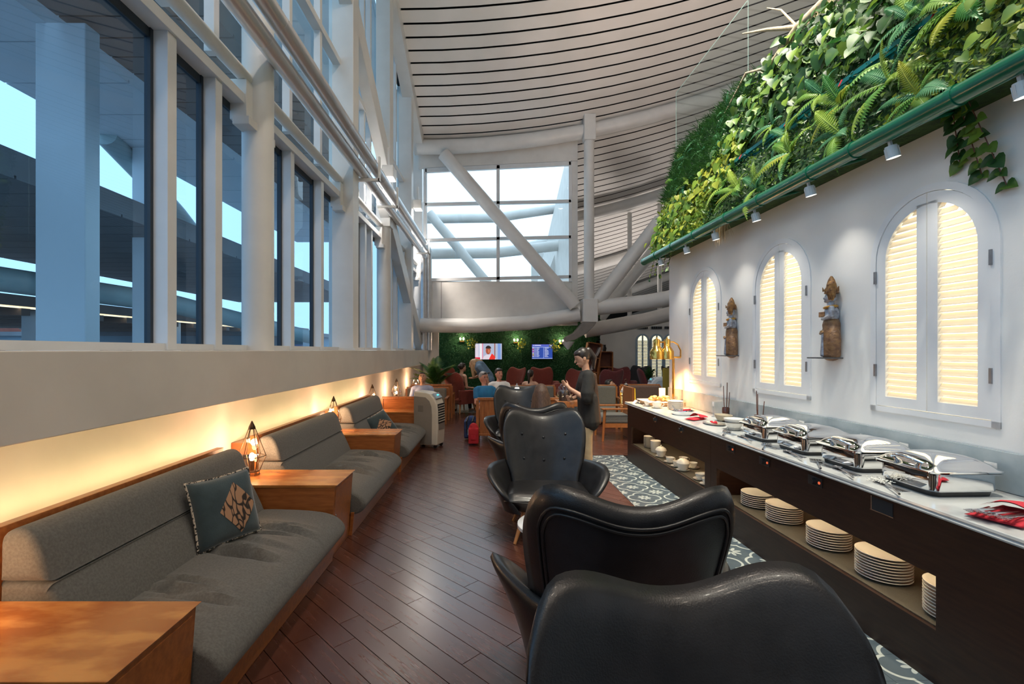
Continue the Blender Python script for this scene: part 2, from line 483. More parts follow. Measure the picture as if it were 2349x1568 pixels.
# braces, twin pipes
def brace(y0, z0, y1, z1, w_, label):
    c = MB().bar((-2.30, y0, z0), (-2.30, y1, z1), .20, w_, up=(0, 0.5, 1)).build('diagonal_brace', STEELW, bevel=.01)
    tag(c, label, 'brace')
brace(5.6, 8.3, 10.3, 5.35, .42, 'wide flat white brace sloping down above the twin pipes')
brace(9.8, 4.75, 14.7, 1.75, .40, 'wide flat white brace sloping down below the twin pipes')
for k, (px_, pz, lab) in enumerate(((-2.13, 4.46, 'lower brushed metal pipe of the pair along the windows'), (-1.99, 4.62, 'upper brushed metal pipe of the pair along the windows'))):
    pth = [(px_, -5, pz), (px_, 14.2 + .1 * k, pz), (px_, 14.33 + .1 * k, pz - .04), (px_ - .0, 14.38 + .1 * k, pz - .16), (px_, 14.38 + .1 * k, EYE + .002)]
    c = thing('metal_pipe', lab, 'pipe')
    MB().tube(pth, .088, 18).build('tube', ALU, c, smooth=50)
    for yy in (2.4, 4.4, 6.4, 8.4, 10.4, 12.4):
        MB().tube([(px_, yy, pz), (px_, yy + .05, pz)], .0895, 18).build('sleeve', ALU, c, smooth=50)
for yy, sh in ((7.75, 0), (9.2, 1), (13.6, 0)):
    c = thing('pipe_bracket', {7.75: 'metal bracket holding the twin pipes beside the square column',
                               9.2: 'metal bracket holding the twin pipes under the white floodlight', 13.6: 'last metal bracket holding the twin pipes before they turn down'}[yy], 'bracket', (0, yy, 0))
    MB().box(-2.25, -1.86, -.03, .03, 4.33, 4.37).build('arm', STEELW, c)
    MB().box(-1.88, -1.85, -.03, .03, 4.33, 4.72).build('upright', STEELW, c)
# floodlights fixed to the structure above the pipes
FLO = emis('flood_lens', (1.0, 0.90, 0.80), 1.2)
for i, (yy, zz, lab) in enumerate(((9.6, 5.15, 'white box floodlight above the twin pipes'), (13.2, 5.6, 'small white floodlight near the glazed gable'))):
    c = thing('floodlight', lab, 'lamp', (-2.12, yy, zz))
    MB().box(-.10, .12, -.16, .16, -.13, .10).build('housing', STEELW, c, bevel=.01)
    MB().box(-.02, .02, -.02, .02, .10, .5).build('stem', STEELW, c)
    MB().box(-.08, .10, -.13, .13, -.142, -.131).build('lens', FLO, c)
    lamp('SPOT', 'flood_beam', (.02, 0, -.20), 420, (1.0, .90, .80), c, spot_size=2.7, spot_blend=.6, shadow_soft_size=.12, rot=(0, .45, 0))

# ------------------------------------------------------------------ glazed gable
GY = 14.5
wn = bpy.data.objects.new('window_6', None); COL.objects.link(wn); struct(wn)
GL_G = glass('gable_glass', (0.90, 0.97, 1.0), 0.05)
zt = lambda x: 7.02 + .05 * (x + 2.1)
zz = [3.72, 4.92, 6.0]
for x, n_ in ((-2.1, 'mullion'), (0.10, 'mullion'), (2.28, 'mullion')):
    MB().box(x - .05, x + .05, GY - .05, GY + .06, 3.66, zt(x) + .05).build(n_, FRAME, wn, bevel=.004)
for z in zz:
    MB().bar((-2.1, GY, z), (2.3, GY, z + .10), .10, .09).build('transom', FRAME, wn, bevel=.004)
MB().bar((-2.1, GY, zt(-2.1)), (2.3, GY, zt(2.3)), .10, .12).build('transom', FRAME, wn, bevel=.004)
for xa, xb in ((-2.1, .1), (.1, 2.28)):
    for za, zb in zip(zz, zz[1:] + [7.05]):
        MB().sheet((xa, GY + .014, za), (xb, GY + .014, za), (xb, GY + .014, zb + .05), (xa, GY + .014, zb + .05)).build('pane', GL_G, wn)
struct(MB().prism([(-2.3, 7.1), (2.5, 7.32), (2.5, roof_h(2.5, GY) + .05), (0, roof_h(0, GY) + .05), (-2.3, roof_h(-2.3, GY) + .05)], 'y', GY - .03, GY + .08).build('wall_gable', WHITE))
struct(MB().box(-2.3, 2.5, GY - .02, GY + .08, 2.35, 3.68).box(2.33, 2.5, GY - .04, GY + .08, 2.35, 7.3).build('wall_gable_lower', WHITE))
MB().box(-1.62, -1.61, GY - .024, GY - .02, 2.5, 3.66).build('panel_joint', DARK, bpy.data.objects['wall_gable_lower'])
def arch_tube(yy, r, x0, x1, drop, label, group=None):
    pts = [(x0 + (x1 - x0) * i / 20, yy, roof_h(x0 + (x1 - x0) * i / 20, yy) - drop) for i in range(21)]
    tag(MB().tube(pts, r, 16).build('roof_tube', STEELW, smooth=50), label, 'beam', group)
arch_tube(14.25, .21, -2.3, 11.5, .30, 'long curved white roof tube above the glazed gable')
arch_tube(18.2, .22, 2.4, 11.5, .36, 'second curved white roof tube behind the post')
arch_tube(22.2, .22, 2.4, 11.5, .36, 'third curved white roof tube behind the post')
arch_tube(26.2, .22, 2.4, 11.5, .36, 'fourth curved white roof tube, far down the roof')
tag(MB().tube([(-2.2, 14.25, 2.34), (-.6, 14.25, 2.33), (1, 14.25, 2.42), (2.5, 14.25, 2.66)], .215, 18).build('lower_tube', STEELW, smooth=50), 'curved white steel tube under the gable panel', 'beam')
tag(MB().tube([(-1.5, 14.05, 7.35), (2.35, 14.05, 2.9)], .19, 18).build('diagonal_tube', STEELW, smooth=50), 'white diagonal tube crossing the glazed gable', 'brace')
post = thing('steel_post', 'white steel post with square nodes at the gable corner', 'column', (2.78, 14.15, 0))
MB().cyl((0, 0, 2.9), (0, 0, 7.9), .15, n=20).build('shaft', STEELW, post, smooth=50)
MB().box(-.17, .17, -.18, .18, 7.75, 8.5).build('upper_node', STEELW, post, bevel=.02)
MB().box(-.22, .22, -.24, .24, 2.42, 3.1).build('lower_node', STEELW, post, bevel=.02)
mb = MB()
prof = []
for i in range(9):
    t = i / 8
    prof.append((.25 - .85 * t, 2.45 - .62 * (1 - (1 - t) ** 1.7)))
poly = [(p[0], p[1]) for p in prof] + [(-1.0, 1.95), (-1.0, 2.9), (-.2, 2.9)]
mb.prism([(.22, 2.5), (.12, 2.32), (-.12, 2.08), (-.45, 1.90), (-.72, 1.84), (-.72, 1.98), (-.45, 2.12), (-.2, 2.42), (-.2, 2.5)], 'y', -.22, .22)
mb.build('haunch', mat('grey_concrete', (0.24, 0.21, 0.19), 0.8, col2=(0.20, 0.18, 0.16), scale=5, bump=.05), post, bevel=.02)
MB().lathe([(.02, 0), (.12, .12), (.2, .24)], 14, (-.62, 0, 1.62)).build('foot_cone', STEELW, post, smooth=50)
tag(MB().tube([(3.0, 14.2, 3.0), (4.9, 14.2, 5.45)], .20, 16).build('diagonal_tube', STEELW, smooth=50), 'white diagonal tube rising away from the post towards the greenery', 'brace')
tag(MB().tube([(3.6, 18.0, 2.4), (6.6, 18.0, 6.1)], .22, 16).build('diagonal_tube', STEELW, smooth=50), 'second white diagonal tube farther back beyond the post', 'brace')
tag(MB().tube([(2.9, 14.2, 2.85), (4.5, 14.2, 3.02), (6.8, 14.2, 3.45)], .23, 16).build('lower_tube', STEELW, smooth=50), 'upper of two white tubes running from the post behind the buffet wall', 'beam')
tag(MB().tube([(3.0, 16.0, 2.25), (5, 16.0, 2.6), (7.4, 16.0, 3.2)], .24, 16).build('lower_tube', STEELW, smooth=50), 'lower of two white tubes running from the post behind the buffet wall', 'beam')
tag(MB().cyl((-2.0, 14.95, 0), (-2.0, 14.95, 3.35), .26, n=24).build('round_column', WHITE, smooth=40), 'stout round white column between the window ledge and the green wall', 'column')
for i, xx in enumerate((5.4, 6.6, 7.8)):
    tag(MB().cyl((xx, 19.2, 2.8), (xx, 19.2, roof_h(xx, 19.2) - .1), .09, n=12).build('thin_post', STEELW, smooth=50),
        ('thin white post under the far roof, nearest the diagonal tubes', 'middle one of the thin white posts under the far roof', 'thin white post under the far roof, nearest the greenery')[i], 'column', 'thin posts under the far roof')

# ------------------------------------------------------------------ far walls
GREENW = mat('artificial_hedge', (0.008, 0.045, 0.014), 0.9, col2=(0.02, 0.115, 0.035), scale=60, detail=3, bump=0.9, bscale=80, lo=.3, hi=.7)
hb = MB()
rg = random.Random(5)
for i in range(9000):
    x = rg.uniform(-2.6, 3.6); z = rg.uniform(.1, 2.75); a = rg.uniform(0, 6.28); s = rg.uniform(.03, .055)
    dx, dz = math.cos(a) * s, math.sin(a) * s
    yy = 16.5 - rg.uniform(.01, .05)
    hb.add([(x, yy + .02, z), (x + dx * .5 - dz * .35, yy - .02, z + dz * .5 + dx * .35), (x + dx, yy - .01, z + dz), (x + dx * .5 + dz * .35, yy - .02, z + dz * .5 - dx * .35)], [(0, 1, 2, 3)])
wf = struct(MB().box(-2.9, 3.62, 16.5, 16.7, 0, 2.85).build('wall_far', GREENW))
stuff(hb.build('hedge_leaves', [mat('hedge_leaf', (0.010, 0.06, 0.018), 0.6, col2=(0.03, 0.15, 0.05), scale=3)], wf, weld=False))
struct(MB().box(3.62, RX, 19.6, 20.2, 0, 2.75).build('wall_far_side', RWALL))
struct(MB().box(3.5, 3.62, 16.5, 19.6, 0, 2.75).build('wall_return', RWALL))
struct(MB().box(RX - .05, RX + .1, -6, 32, 0, 15.5).build('wall_outer', WHITE))
struct(MB().box(2.4, RX, 31.5, 31.7, 0, 8).build('wall_end', WHITE))
struct(MB().box(-2.9, 2.4, 14.58, 16.9, 2.86, 3.0).build('ceiling_low', WHITE))
struct(MB().prism([(14.58, 2.86), (31.6, 2.86), (31.6, 4.2), (14.58, roof_h(2.4, 14.58) + .05)], 'x', 2.36, 2.44).build('wall_side', WHITE))
# unseen wall behind the camera, kept solid to cut blue daylight
struct(MB().box(-2.6, RX, -6.2, -6, 0, 17).build('wall_back', WHITE))
# ------------------------------------------------------------------ buffet wall with its three arched, back-lit shutters
UW, WT = 2.81, 2.95
WB, WR, SP = 1.178, 0.425, 2.205
WC = [5.85, 4.363, 2.896]
wr = bpy.data.objects.new('wall_right', None); COL.objects.link(wr); struct(wr)
wr.rotation_euler = (0, 0, ANG)
mb = MB()
def seg(v0, v1, z0, z1): mb.box(UW, UW + .14, v0, v1, z0, z1)
edges = [-1.0]
for c in sorted(WC): edges += [c - WR, c + WR]
edges.append(6.93)
for k in range(0, len(edges), 2): seg(edges[k], edges[k + 1], 0, WT)
for c in WC:
    seg(c - WR, c + WR, 0, WB)
    n = 20
    for i in range(n):
        a0, a1 = PI * i / n, PI * (i + 1) / n
        v0, z0 = c + WR * math.cos(a0), SP + WR * math.sin(a0)
        v1, z1 = c + WR * math.cos(a1), SP + WR * math.sin(a1)
        mb.prism([(v0, z0), (v0, WT), (v1, WT), (v1, z1)], 'x', UW, UW + .14)
mb.build('wall_face', RWALL, wr)
MB().box(UW + .14, UW + .5, -1, 6.93, 0, WT).build('wall_core', WHITE, wr)
# upper deck behind the planting
struct(MB().box(3.35, RX, -6, 8.6, 2.6, 2.9).build('ceiling_deck', WHITE))
SHUT = mat('shutter_white', (0.78, 0.79, 0.80), 0.5, col2=(0.72, 0.73, 0.745), scale=3, bump=.03)
sl = bpy.data.materials.new('louvre_slat'); sl.use_nodes = True
_n = sl.node_tree.nodes; _l = sl.node_tree.links
_n['Principled BSDF'].inputs['Base Color'].default_value = (.84, .81, .75, 1)
_t = _n.new('ShaderNodeBsdfTranslucent'); _t.inputs['Color'].default_value = (.97, .88, .72, 1)
_m = _n.new('ShaderNodeMixShader'); _m.inputs['Fac'].default_value = .38
_l.new(_n['Principled BSDF'].outputs[0], _m.inputs[1]); _l.new(_t.outputs[0], _m.inputs[2]); _l.new(_m.outputs[0], _n['Material Output'].inputs['Surface'])
LIGHTBOX = emis('window_light', (1.0, 0.86, 0.62), 2.1)
HINGE = mat('hinge_steel', (0.35, 0.35, 0.36), 0.4, metal=.8, col2=(.28,.28,.29), scale=20)
def ring(mb, c, r0, r1, zb0, zb1, u0, u1, side=None, g=0.004):
    """arched band between radii r0<r1, legs down to zb; side +1/-1 keeps one half"""
    n = 20
    A = [PI * i / n for i in range(n + 1)]
    if side == 1: A = [PI / 2 * i / 12 for i in range(13)]
    if side == -1: A = [PI / 2 + PI / 2 * i / 12 for i in range(13)]
    def cl(v):
        if side == 1: return max(v, c + g)
        if side == -1: return min(v, c - g)
        return v
    for a0, a1 in zip(A[:-1], A[1:]):
        q = [(cl(c + r * math.cos(a)), SP + r * math.sin(a)) for r, a in ((r0, a0), (r1, a0), (r1, a1), (r0, a1))]
        mb.prism(q, 'x', u0, u1)
    for s in ((1, -1) if side is None else (side,)):
        mb.box(u0, u1, c + s * r0, c + s * r1, zb0, SP)
    return mb
for wi, c in enumerate(WC):
    wn = bpy.data.objects.new('window_%d' % (7 + wi), None); COL.objects.link(wn); struct(wn); wn.rotation_euler = (0, 0, ANG)
    fm = ring(MB(), c, .380, .425, WB, 0, UW - .009, UW + .10); fm.box(UW - .009, UW + .10, c - .425, c + .425, WB, WB + .035)
    fm.build('arched_frame', SHUT, wn)
    MB().box(UW + .125, UW + .132, c - .43, c + .43, WB, SP + .43).build('light_panel', LIGHTBOX, wn)
    for s in (1, -1):
        lm = MB()
        ring(lm, c, .305, .377, WB + .04, 0, UW - .004, UW + .030, side=s)
        a, b = c + s * .004, c + s * .070
        lm.box(UW - .004, UW + .030, a, b, WB + .04, SP + math.sqrt(.305 ** 2 - .07 ** 2) + .02)
        lm.box(UW - .004, UW + .030, c + s * .07, c + s * .306, WB + .04, WB + .105)
        leaf = lm.build('shutter_leaf', SHUT, wn)
        z = WB + .122
        while z < SP + .30:
            hw = .305 if z < SP else math.sqrt(max(0, .305 ** 2 - (z - SP) ** 2))
            if hw > .09:
                v0, v1 = c + s * .0705, c + s * (hw - .001)
                MB().prism([(UW + .001, z - .0215), (UW + .004, z - .0235), (UW + .026, z + .0135), (UW + .023, z + .0155)], 'y', min(v0, v1), max(v0, v1)).build('slat', sl, leaf, weld=False)
            z += .0425
        for hz in (WB + .24, SP + .02 - .16):
            MB().box(UW - .018, UW - .004, c + s * .374, c + s * .388, hz, hz + .085).build('hinge', HINGE, wn)
MB().box(UW - .021, UW, -1, 6.93, .85, 1.062).build('backsplash', MARBLEG, wr, bevel=.003)

# unseen fill lamps and uplights, added overhead and behind things to brighten the room
FILL_LENS = emis('fill_lens', (1.0, .92, .82), 3)
for i, (x, y) in enumerate(((.4, -3.2), (.4, 0.4), (.4, 4.0), (4.2, -1.5), (4.2, 2.6))):
    z = roof_h(x, y) - 1.0
    c = thing('roof_fill_lamp', 'added fill lamp hung out of view under the near roof', 'lamp', (x, y, z), group='added roof fill lamps')
    MB().lathe([(.0, .25), (.05, .25), (.07, .10), (.20, -.02), (.21, -.05), (.19, -.05), (.0, .06)], 18).build('shade', ALU, c, smooth=50)
    MB().cyl((0, 0, .25), (0, 0, .98), .008, n=6).build('stem', STEELW, c)
    MB().lathe([(.0, -.02), (.17, -.02)], 18).build('lens', FILL_LENS, c)
    lamp('SPOT', 'roof_fill_light', (0, 0, -.06), ROOF_FILL_W, (1.0, .84, .68), c, spot_size=2.6, spot_blend=.7, shadow_soft_size=.2)
for i, (x, y, z) in enumerate(((4.6, 1.0, 2.9), (4.4, 4.2, 2.9), (4.2, 7.4, 2.9), (7.6, 6.0, 2.9), (5.6, 19.9, 2.76), (8.6, 19.9, 2.76), (7.0, 23.0, .002))):  # uplights added to light the ceiling, hidden behind greenery and far wall
    c = thing('fill_uplight', 'added fill uplight standing on the upper deck behind the greenery' if i < 4 else 'added fill uplight standing behind the far wall under the roof', 'lamp', (x, y, z), group='added deck fill uplights' if i < 4 else 'added far fill uplights')
    MB().box(-.15, .15, -.1, .1, 0, .12).build('housing', ALU, c, bevel=.01)
    MB().box(-.13, .13, -.08, .08, .121, .125).build('lens', FILL_LENS, c)
    lamp('SPOT', 'uplight', (0, 0, .16), UP_FILL_W if i < 4 else UP_FILL_W * .45, (1.0, .80, .68) if i < 4 else (1.0, .90, .82), c, spot_size=2.7, spot_blend=.8, shadow_soft_size=.15, rot=(PI, -.25, 0))

# unseen fill lamps added overhead to brighten the planted bank
for i, (x, y) in enumerate(((1.3, .6), (1.3, 2.4), (1.3, 4.2), (1.3, 5.4))):
    z = roof_h(x, y) - 1.6
    c = thing('plant_fill_lamp', 'added fill lamp hung from the roof to light the planted bank', 'lamp', (x, y, z), group='added plant fill lamps')
    MB().lathe([(.0, .2), (.06, .2), (.13, .0), (.12, .0), (.0, .1)], 16).build('shade', ALU, c, smooth=50)
    MB().cyl((0, 0, .2), (0, 0, 1.58), .008, n=6).build('stem', STEELW, c)
    d = Vector((3.05, y + 1.5, 3.9)) - Vector((x, y, z))
    o = lamp('SPOT', 'plant_fill_light', (0, 0, -.03), PLANT_FILL_W, (1.0, .95, .80), c, spot_size=1.0, spot_blend=.7, shadow_soft_size=.08)
    o.rotation_euler = d.to_track_quat('-Z', 'Y').to_euler()
# ------------------------------------------------------------------ outside the window side
EXTB = mat('blue_grey_render', (0.80, 0.86, 0.90), 0.8, col2=(0.76, 0.82, 0.86), scale=.6)
EXTS = mat('dark_soffit', (0.22, 0.22, 0.23), 0.8, col2=(0.26, 0.26, 0.27), scale=1.2)
EXTW = mat('brown_soffit', (0.24, 0.18, 0.16), 0.8, col2=(0.29, 0.22, 0.19), scale=1.2)
struct(MB().box(-160, -3.0, -60, 160, -.6, -.4).build('ground', mat('forecourt', (0.40, 0.41, 0.42), .9, col2=(.46,.46,.47), scale=.3)))
def soffit(x0, x1, z, y0, y1, step, m, label, ln=None):
    c = thing('outdoor_canopy', label, 'canopy')
    MB().box(x0, x1, y0, y1, z + .06, z + .5).build('roof_slab', m, c)
    yb = y0
    while yb < y1 - .01:
        MB().box(x0, x1, yb + .02, min(yb + step, y1) - .02, z, z + .06).build('slat', m, c)
        yb += step
    return c
soffit(-9.9, -7.4, 7.0, -2, 24, 1.3, EXTB, 'pale blue outdoor canopy high beyond the window glass')
soffit(-7.2, -4.6, 7.1, -2, 24, .55, EXTW, 'brown slatted outdoor canopy next to the window wall')
soffit(-16, -8.4, 4.6, -2, 30, .8, EXTS, 'dark slatted outdoor walkway roof at mid height')
lw = thing('outdoor_canopy', 'low wooden walkway roof with a warm light strip outside', 'canopy')
MB().box(-26, -15.5, 2, 40, 3.0, 3.4).build('roof_slab', EXTW, lw)
for k in range(24):
    MB().box(-26, -15.5, 2.2 + k * 1.5, 2.5 + k * 1.5, 2.75, 3.0).build('rafter', EXTW, lw)
MB().box(-15.6, -15.5, 2, 40, 2.98, 3.04).build('light_strip', emis('eave_light', (1.0, .62, .32), 3.0), lw)
def opost(x, y, wx, wy, z1, label, m=EXTB, group=None):
    c = thing('outdoor_column', label, 'column', (x, y, -.4), group=group)
    MB().box(-wx/2, wx/2, -wy/2, wy/2, 0, z1 + .4).build('shaft', m, c, bevel=.02)
    MB().box(-wx/2 - .05, wx/2 + .05, -wy/2 - .05, wy/2 + .05, 0, .35).build('base', m, c, bevel=.02)
opost(-7.16, 8.05, .83, .3, 7.0, 'broad pale outdoor column rising to the blue canopy')
opost(-9.4, 13.0, .5, .5, 7.0, 'pale outdoor column behind the second window pane')
opost(-9.4, 19.5, .5, .5, 7.0, 'far pale outdoor column seen between window frames')
opost(-16.2, 17, .6, .6, 3.0, 'short outdoor pillar under the low walkway roof')
opost(-16.2, 24, .6, .6, 3.0, 'second short outdoor pillar under the low walkway roof')
GRN = mat('pale_green_steel', (0.45, 0.58, 0.58), .5, col2=(.4,.52,.53), scale=.8)
tag(MB().tube([(-9.75, 12.0, 6.98), (-10.6, 16, 6.2), (-11.4, 20, 5.05)], .26, 14).build('outdoor_tube', GRN, smooth=50), 'curved pale green tube descending from the blue canopy outside', 'beam')
tag(MB().tube([(-14, 9, 3.6), (-11, 16, 3.2), (-9, 24, 2.2)], .32, 14).build('outdoor_tube', GRN, smooth=50), 'low curved pale green tube outside under the walkway roof', 'beam')
bl = thing('distant_terminal', 'low grey airport building far beyond the glass', 'building', (-42, 34, -.4))
MB().box(-30, 30, -4, 4, 0, 2.9).build('walls', mat('far_wall', (.30, .38, .44), .8, col2=(.27,.35,.4), scale=.2), bl)
MB().box(-30.3, 30.3, -4.3, 4.3, 2.9, 3.15).build('roof', EXTS, bl)
for k in range(18):
    MB().box(-29 + k * 3.2, -27 + k * 3.2, -4.06, -4, .9, 2.2).build('window', GASK, bl)
ho = thing('red_roof_house', 'house with a red tiled roof far outside the windows', 'house', (-38, 30, -.4))
MB().box(-6, 6, -4, 4, 0, 2.6).build('walls', EXTB, ho)
MB().prism([(-4.6, 2.6), (4.6, 2.6), (0, 5.0)], 'x', -6.5, 6.5).build('roof', mat('terracotta', (.42, .12, .08), .8, col2=(.34,.09,.06), scale=3), ho)
fn = thing('outdoor_railing', 'dark railing along the forecourt outside the windows', 'railing', (-13, 3, -.4))
for k in range(60):
    MB().box(-.02, .02, k * .35, k * .35 + .04, 0, 1.85).build('baluster', EXTS, fn)
MB().box(-.03, .03, 0, 21, 1.85, 1.95).build('rail', EXTS, fn)
# what shows through the gable glass: open steel framing of the neighbouring roof
for i, (yy, z0, z1) in enumerate(((18, 5.2, 5.6), (20.5, 7.2, 7.7), (23, 6.2, 6.9), (25, 4.3, 4.8))):
    tag(MB().tube([(-3.6, yy, z0), (0, yy, z0 + .05), (3.0, yy, z1)], .2, 12).build('outdoor_tube', STEELW, smooth=50),
        ['white tube of the open roof frame just behind the gable glass', 'highest white tube of the open roof frame behind the gable glass',
         'middle white tube of the open roof frame behind the gable glass', 'lowest and farthest white tube of the open roof frame behind the gable'][i], 'beam')
tag(MB().tube([(-2.4, 17.5, 6.6), (.6, 17.5, 3.0)], .17, 12).build('outdoor_tube', STEELW, smooth=50), 'white diagonal tube seen through the gable glass', 'brace')
for i, (x0, z0, x1, z1) in enumerate(((2.5, 3.0, 3.0, 8.6), (1.6, 2.9, 3.0, 6.8))):
    tag(MB().bar((x0, 19, z0), (x1, 19, z1), .2, .25).build('outdoor_strut', STEELW), ['tall white strut outside at the gable edge', 'slanting white strut outside at the gable edge'][i], 'brace')

ov = thing('roof_overhang', 'slatted roof overhang outside above the upper windows', 'canopy')
MB().prism([(4.0, roof_h(-2.2, 4.0) - .1), (14.3, roof_h(-2.2, 14.3) - .1), (14.3, roof_h(-2.2, 14.3) + .25), (4.0, roof_h(-2.2, 6.5) + .25)], 'x', -6.5, -2.62).build('roof_slab', EXTB, ov)
for k in range(22):
    y0 = 5.0 + k * .42; MB().prism([(y0, roof_h(-2.2, y0) - .14), (y0 + .37, roof_h(-2.2, y0 + .37) - .14), (y0 + .37, roof_h(-2.2, y0 + .37) - .1), (y0, roof_h(-2.2, y0) - .1)], 'x', -6.5, -2.62).build('slat', EXTB, ov)
# ------------------------------------------------------------------ benches along the window side
def cr_loop(pts, per=4):
    out = []; n = len(pts)
    for i in range(n):
        p0, p1, p2, p3 = pts[i-1], pts[i], pts[(i+1) % n], pts[(i+2) % n]
        for k in range(per):
            t = k / per
            out.append(tuple(0.5 * ((2*p1[d]) + (-p0[d]+p2[d])*t + (2*p0[d]-5*p1[d]+4*p2[d]-p3[d])*t*t + (-p0[d]+3*p1[d]-3*p2[d]+p3[d])*t**3) for d in range(2)))
    return out
def bolster(prof, y0, y1, r=.03, ny=24, per=4, disp=None):
    """upholstered length: closed x-z profile carried along y with rounded ends"""
    P = cr_loop(prof, per); cx = sum(p[0] for p in P) / len(P); cz = sum(p[1] for p in P) / len(P)
    ys = [y0 + r * (1 - math.cos(a * PI / 10)) for a in range(6)]
    ys += [y0 + r + (y1 - y0 - 2*r) * k / ny for k in range(1, ny)]
    ys += [y1 - r * (1 - math.cos(a * PI / 10)) for a in range(5, -1, -1)]
    vs = []; n = len(P)
    for yy in ys:
        d = min(yy - y0, y1 - yy, r); ins = r * (1 - math.sqrt(max(0, 1 - (1 - d / r) ** 2)))
        for x, z in P:
            v = Vector((cx - x, cz - z)); l = v.length
            v = v / max(l, 1e-6) * min(ins, l * .8)
            q = [x + v.x, yy, z + v.y]
            if disp: q[2] += disp(q[0], yy, q[2], z > cz)
            vs.append(tuple(q))
    fs = []
    for i in range(len(ys) - 1):
        for k in range(n):
            l = (k + 1) % n; fs.append((i*n+k, i*n+l, (i+1)*n+l, (i+1)*n+k))
    fs += [tuple(range(n)), tuple(range((len(ys)-1)*n, len(ys)*n))[::-1]]
    return MB().add(vs, fs)
LED = emis('warm_led', (1.0, 0.80, 0.40), 9.0)
def sofa(y0, y1, label, seed):
    L = y1 - y0; c = thing('bench_sofa', label, 'sofa', (0, y0, 0)); rs = random.Random(seed)
    folds = [(rs.uniform(.12, .88) * L, rs.uniform(.010, .022), rs.uniform(.015, .032), rs.uniform(-.35, .1), rs.uniform(-1.62, -1.42), rs.uniform(.14, .26)) for _ in range(15)]
    def disp(x, yy, z, top):
        if not top: return 0
        s = 0
        for fy, wd, dp, sl, fx, fw in folds:
            d = yy - fy - sl * (x + 1.45) - .12 * (x + 1.45) ** 2
            s -= dp * math.exp(-(d / wd) ** 2) * math.exp(-((x - fx) / fw) ** 4)
            s += dp * .6 * math.exp(-((d - 1.9 * wd) / (wd * 1.4)) ** 2) * math.exp(-((x - fx) / fw) ** 4)
        return s
    bolster([(-1.84, .19), (-1.86, .30), (-1.80, .392), (-1.55, .402), (-1.32, .385), (-1.19, .345), (-1.128, .275), (-1.15, .205), (-1.24, .172), (-1.5, .17)], .012, L - .012, .035, 90, 6, disp).build('seat_cushion', FABRIC, c, smooth=60)
    bolster([(-1.748, .36), (-1.745, .40), (-1.80, .53), (-1.846, .612), (-1.853, .627), (-1.95, .631), (-2.045, .631), (-2.055, .62), (-2.05, .42), (-1.92, .335), (-1.80, .33)], .012, L - .012, .03, 12, 4).build('lower_backrest', FABRIC, c, smooth=60)
    bolster([(-1.856, .637), (-1.852, .65), (-1.885, .76), (-1.915, .825), (-1.965, .858), (-2.03, .845), (-2.056, .80), (-2.058, .655), (-2.048, .637), (-1.95, .634)], .012, L - .012, .035, 12, 4).build('upper_backrest', FABRIC, c, smooth=60)
    b = MB(); b.box(-2.12, -1.26, .002, L - .002, 0.0, .168).build('plinth', WOODO, c, bevel=.004)
    MB().prism([(-1.262, 0), (-1.235, 0), (-1.215, .20), (-1.245, .20)], 'y', .002, L - .002).build('front_board', WOODO, c, bevel=.003)
    MB().box(-2.115, -2.062, .002, L - .002, .17, .862).build('back_panel', WOODO, c, bevel=.003)
    MB().box(-2.17, -2.12, .05, L - .05, .80, .82).build('light_strip', LED, c)
    MB().box(-2.275, -2.115, .002, L - .002, .70, .80).build('light_trough', WOODO, c)
    return c
sofa(1.972, 3.650, 'long grey upholstered bench with the teal cushion, nearest the camera', 1)
sofa(4.140, 5.835, 'empty grey upholstered bench between two wooden box tables', 2)
sofa(6.290, 7.970, 'far grey upholstered bench with a tipped cushion beside the air cooler', 3)
def box_table(y0, y1, label, latch=True):
    D = y1 - y0; c = thing('box_table', label, 'table', (0, y0, 0))
    MB().prism([(-1.262, 0), (-1.222, .552), (-2.275, .552), (-2.275, 0)], 'y', .004, D - .004).build('body', WOODO, c, bevel=.003)
    MB().prism([(-1.222, .552), (-1.200, .572), (-2.278, .572), (-2.278, .552)], 'y', 0, D).build('table_top', WOODT, c, bevel=.002)
    def fx(z): return -1.262 + .04 * z / .552
    dr = MB()
    dr.add([(fx(.03) + .004, .03, .03), (fx(.03) + .004, D - .03, .03), (fx(.53) + .004, D - .03, .53), (fx(.53) + .004, .03, .53),
            (fx(.03) - .004, .03, .03), (fx(.03) - .004, D - .03, .03), (fx(.53) - .004, D - .03, .53), (fx(.53) - .004, .03, .53)],
           [(0,1,2,3), (7,6,5,4), (0,4,5,1), (1,5,6,2), (2,6,7,3), (3,7,4,0)])
    d = dr.build('door', WOODO, c, bevel=.002)
    MB().box(fx(.31) + .003, fx(.31) + .012, .05, .065, .26, .33).build('latch', CHROME, d, bevel=.002)
    return c
box_table(1.487, 1.967, 'worn wooden box table at the front corner below the window ledge')
box_table(3.655, 4.135, 'wooden box table carrying a lantern between the two front benches')
box_table(5.840, 6.285, 'wooden box table between the second and third benches')
box_table(7.975, 8.40, 'wooden box table behind the air cooler')
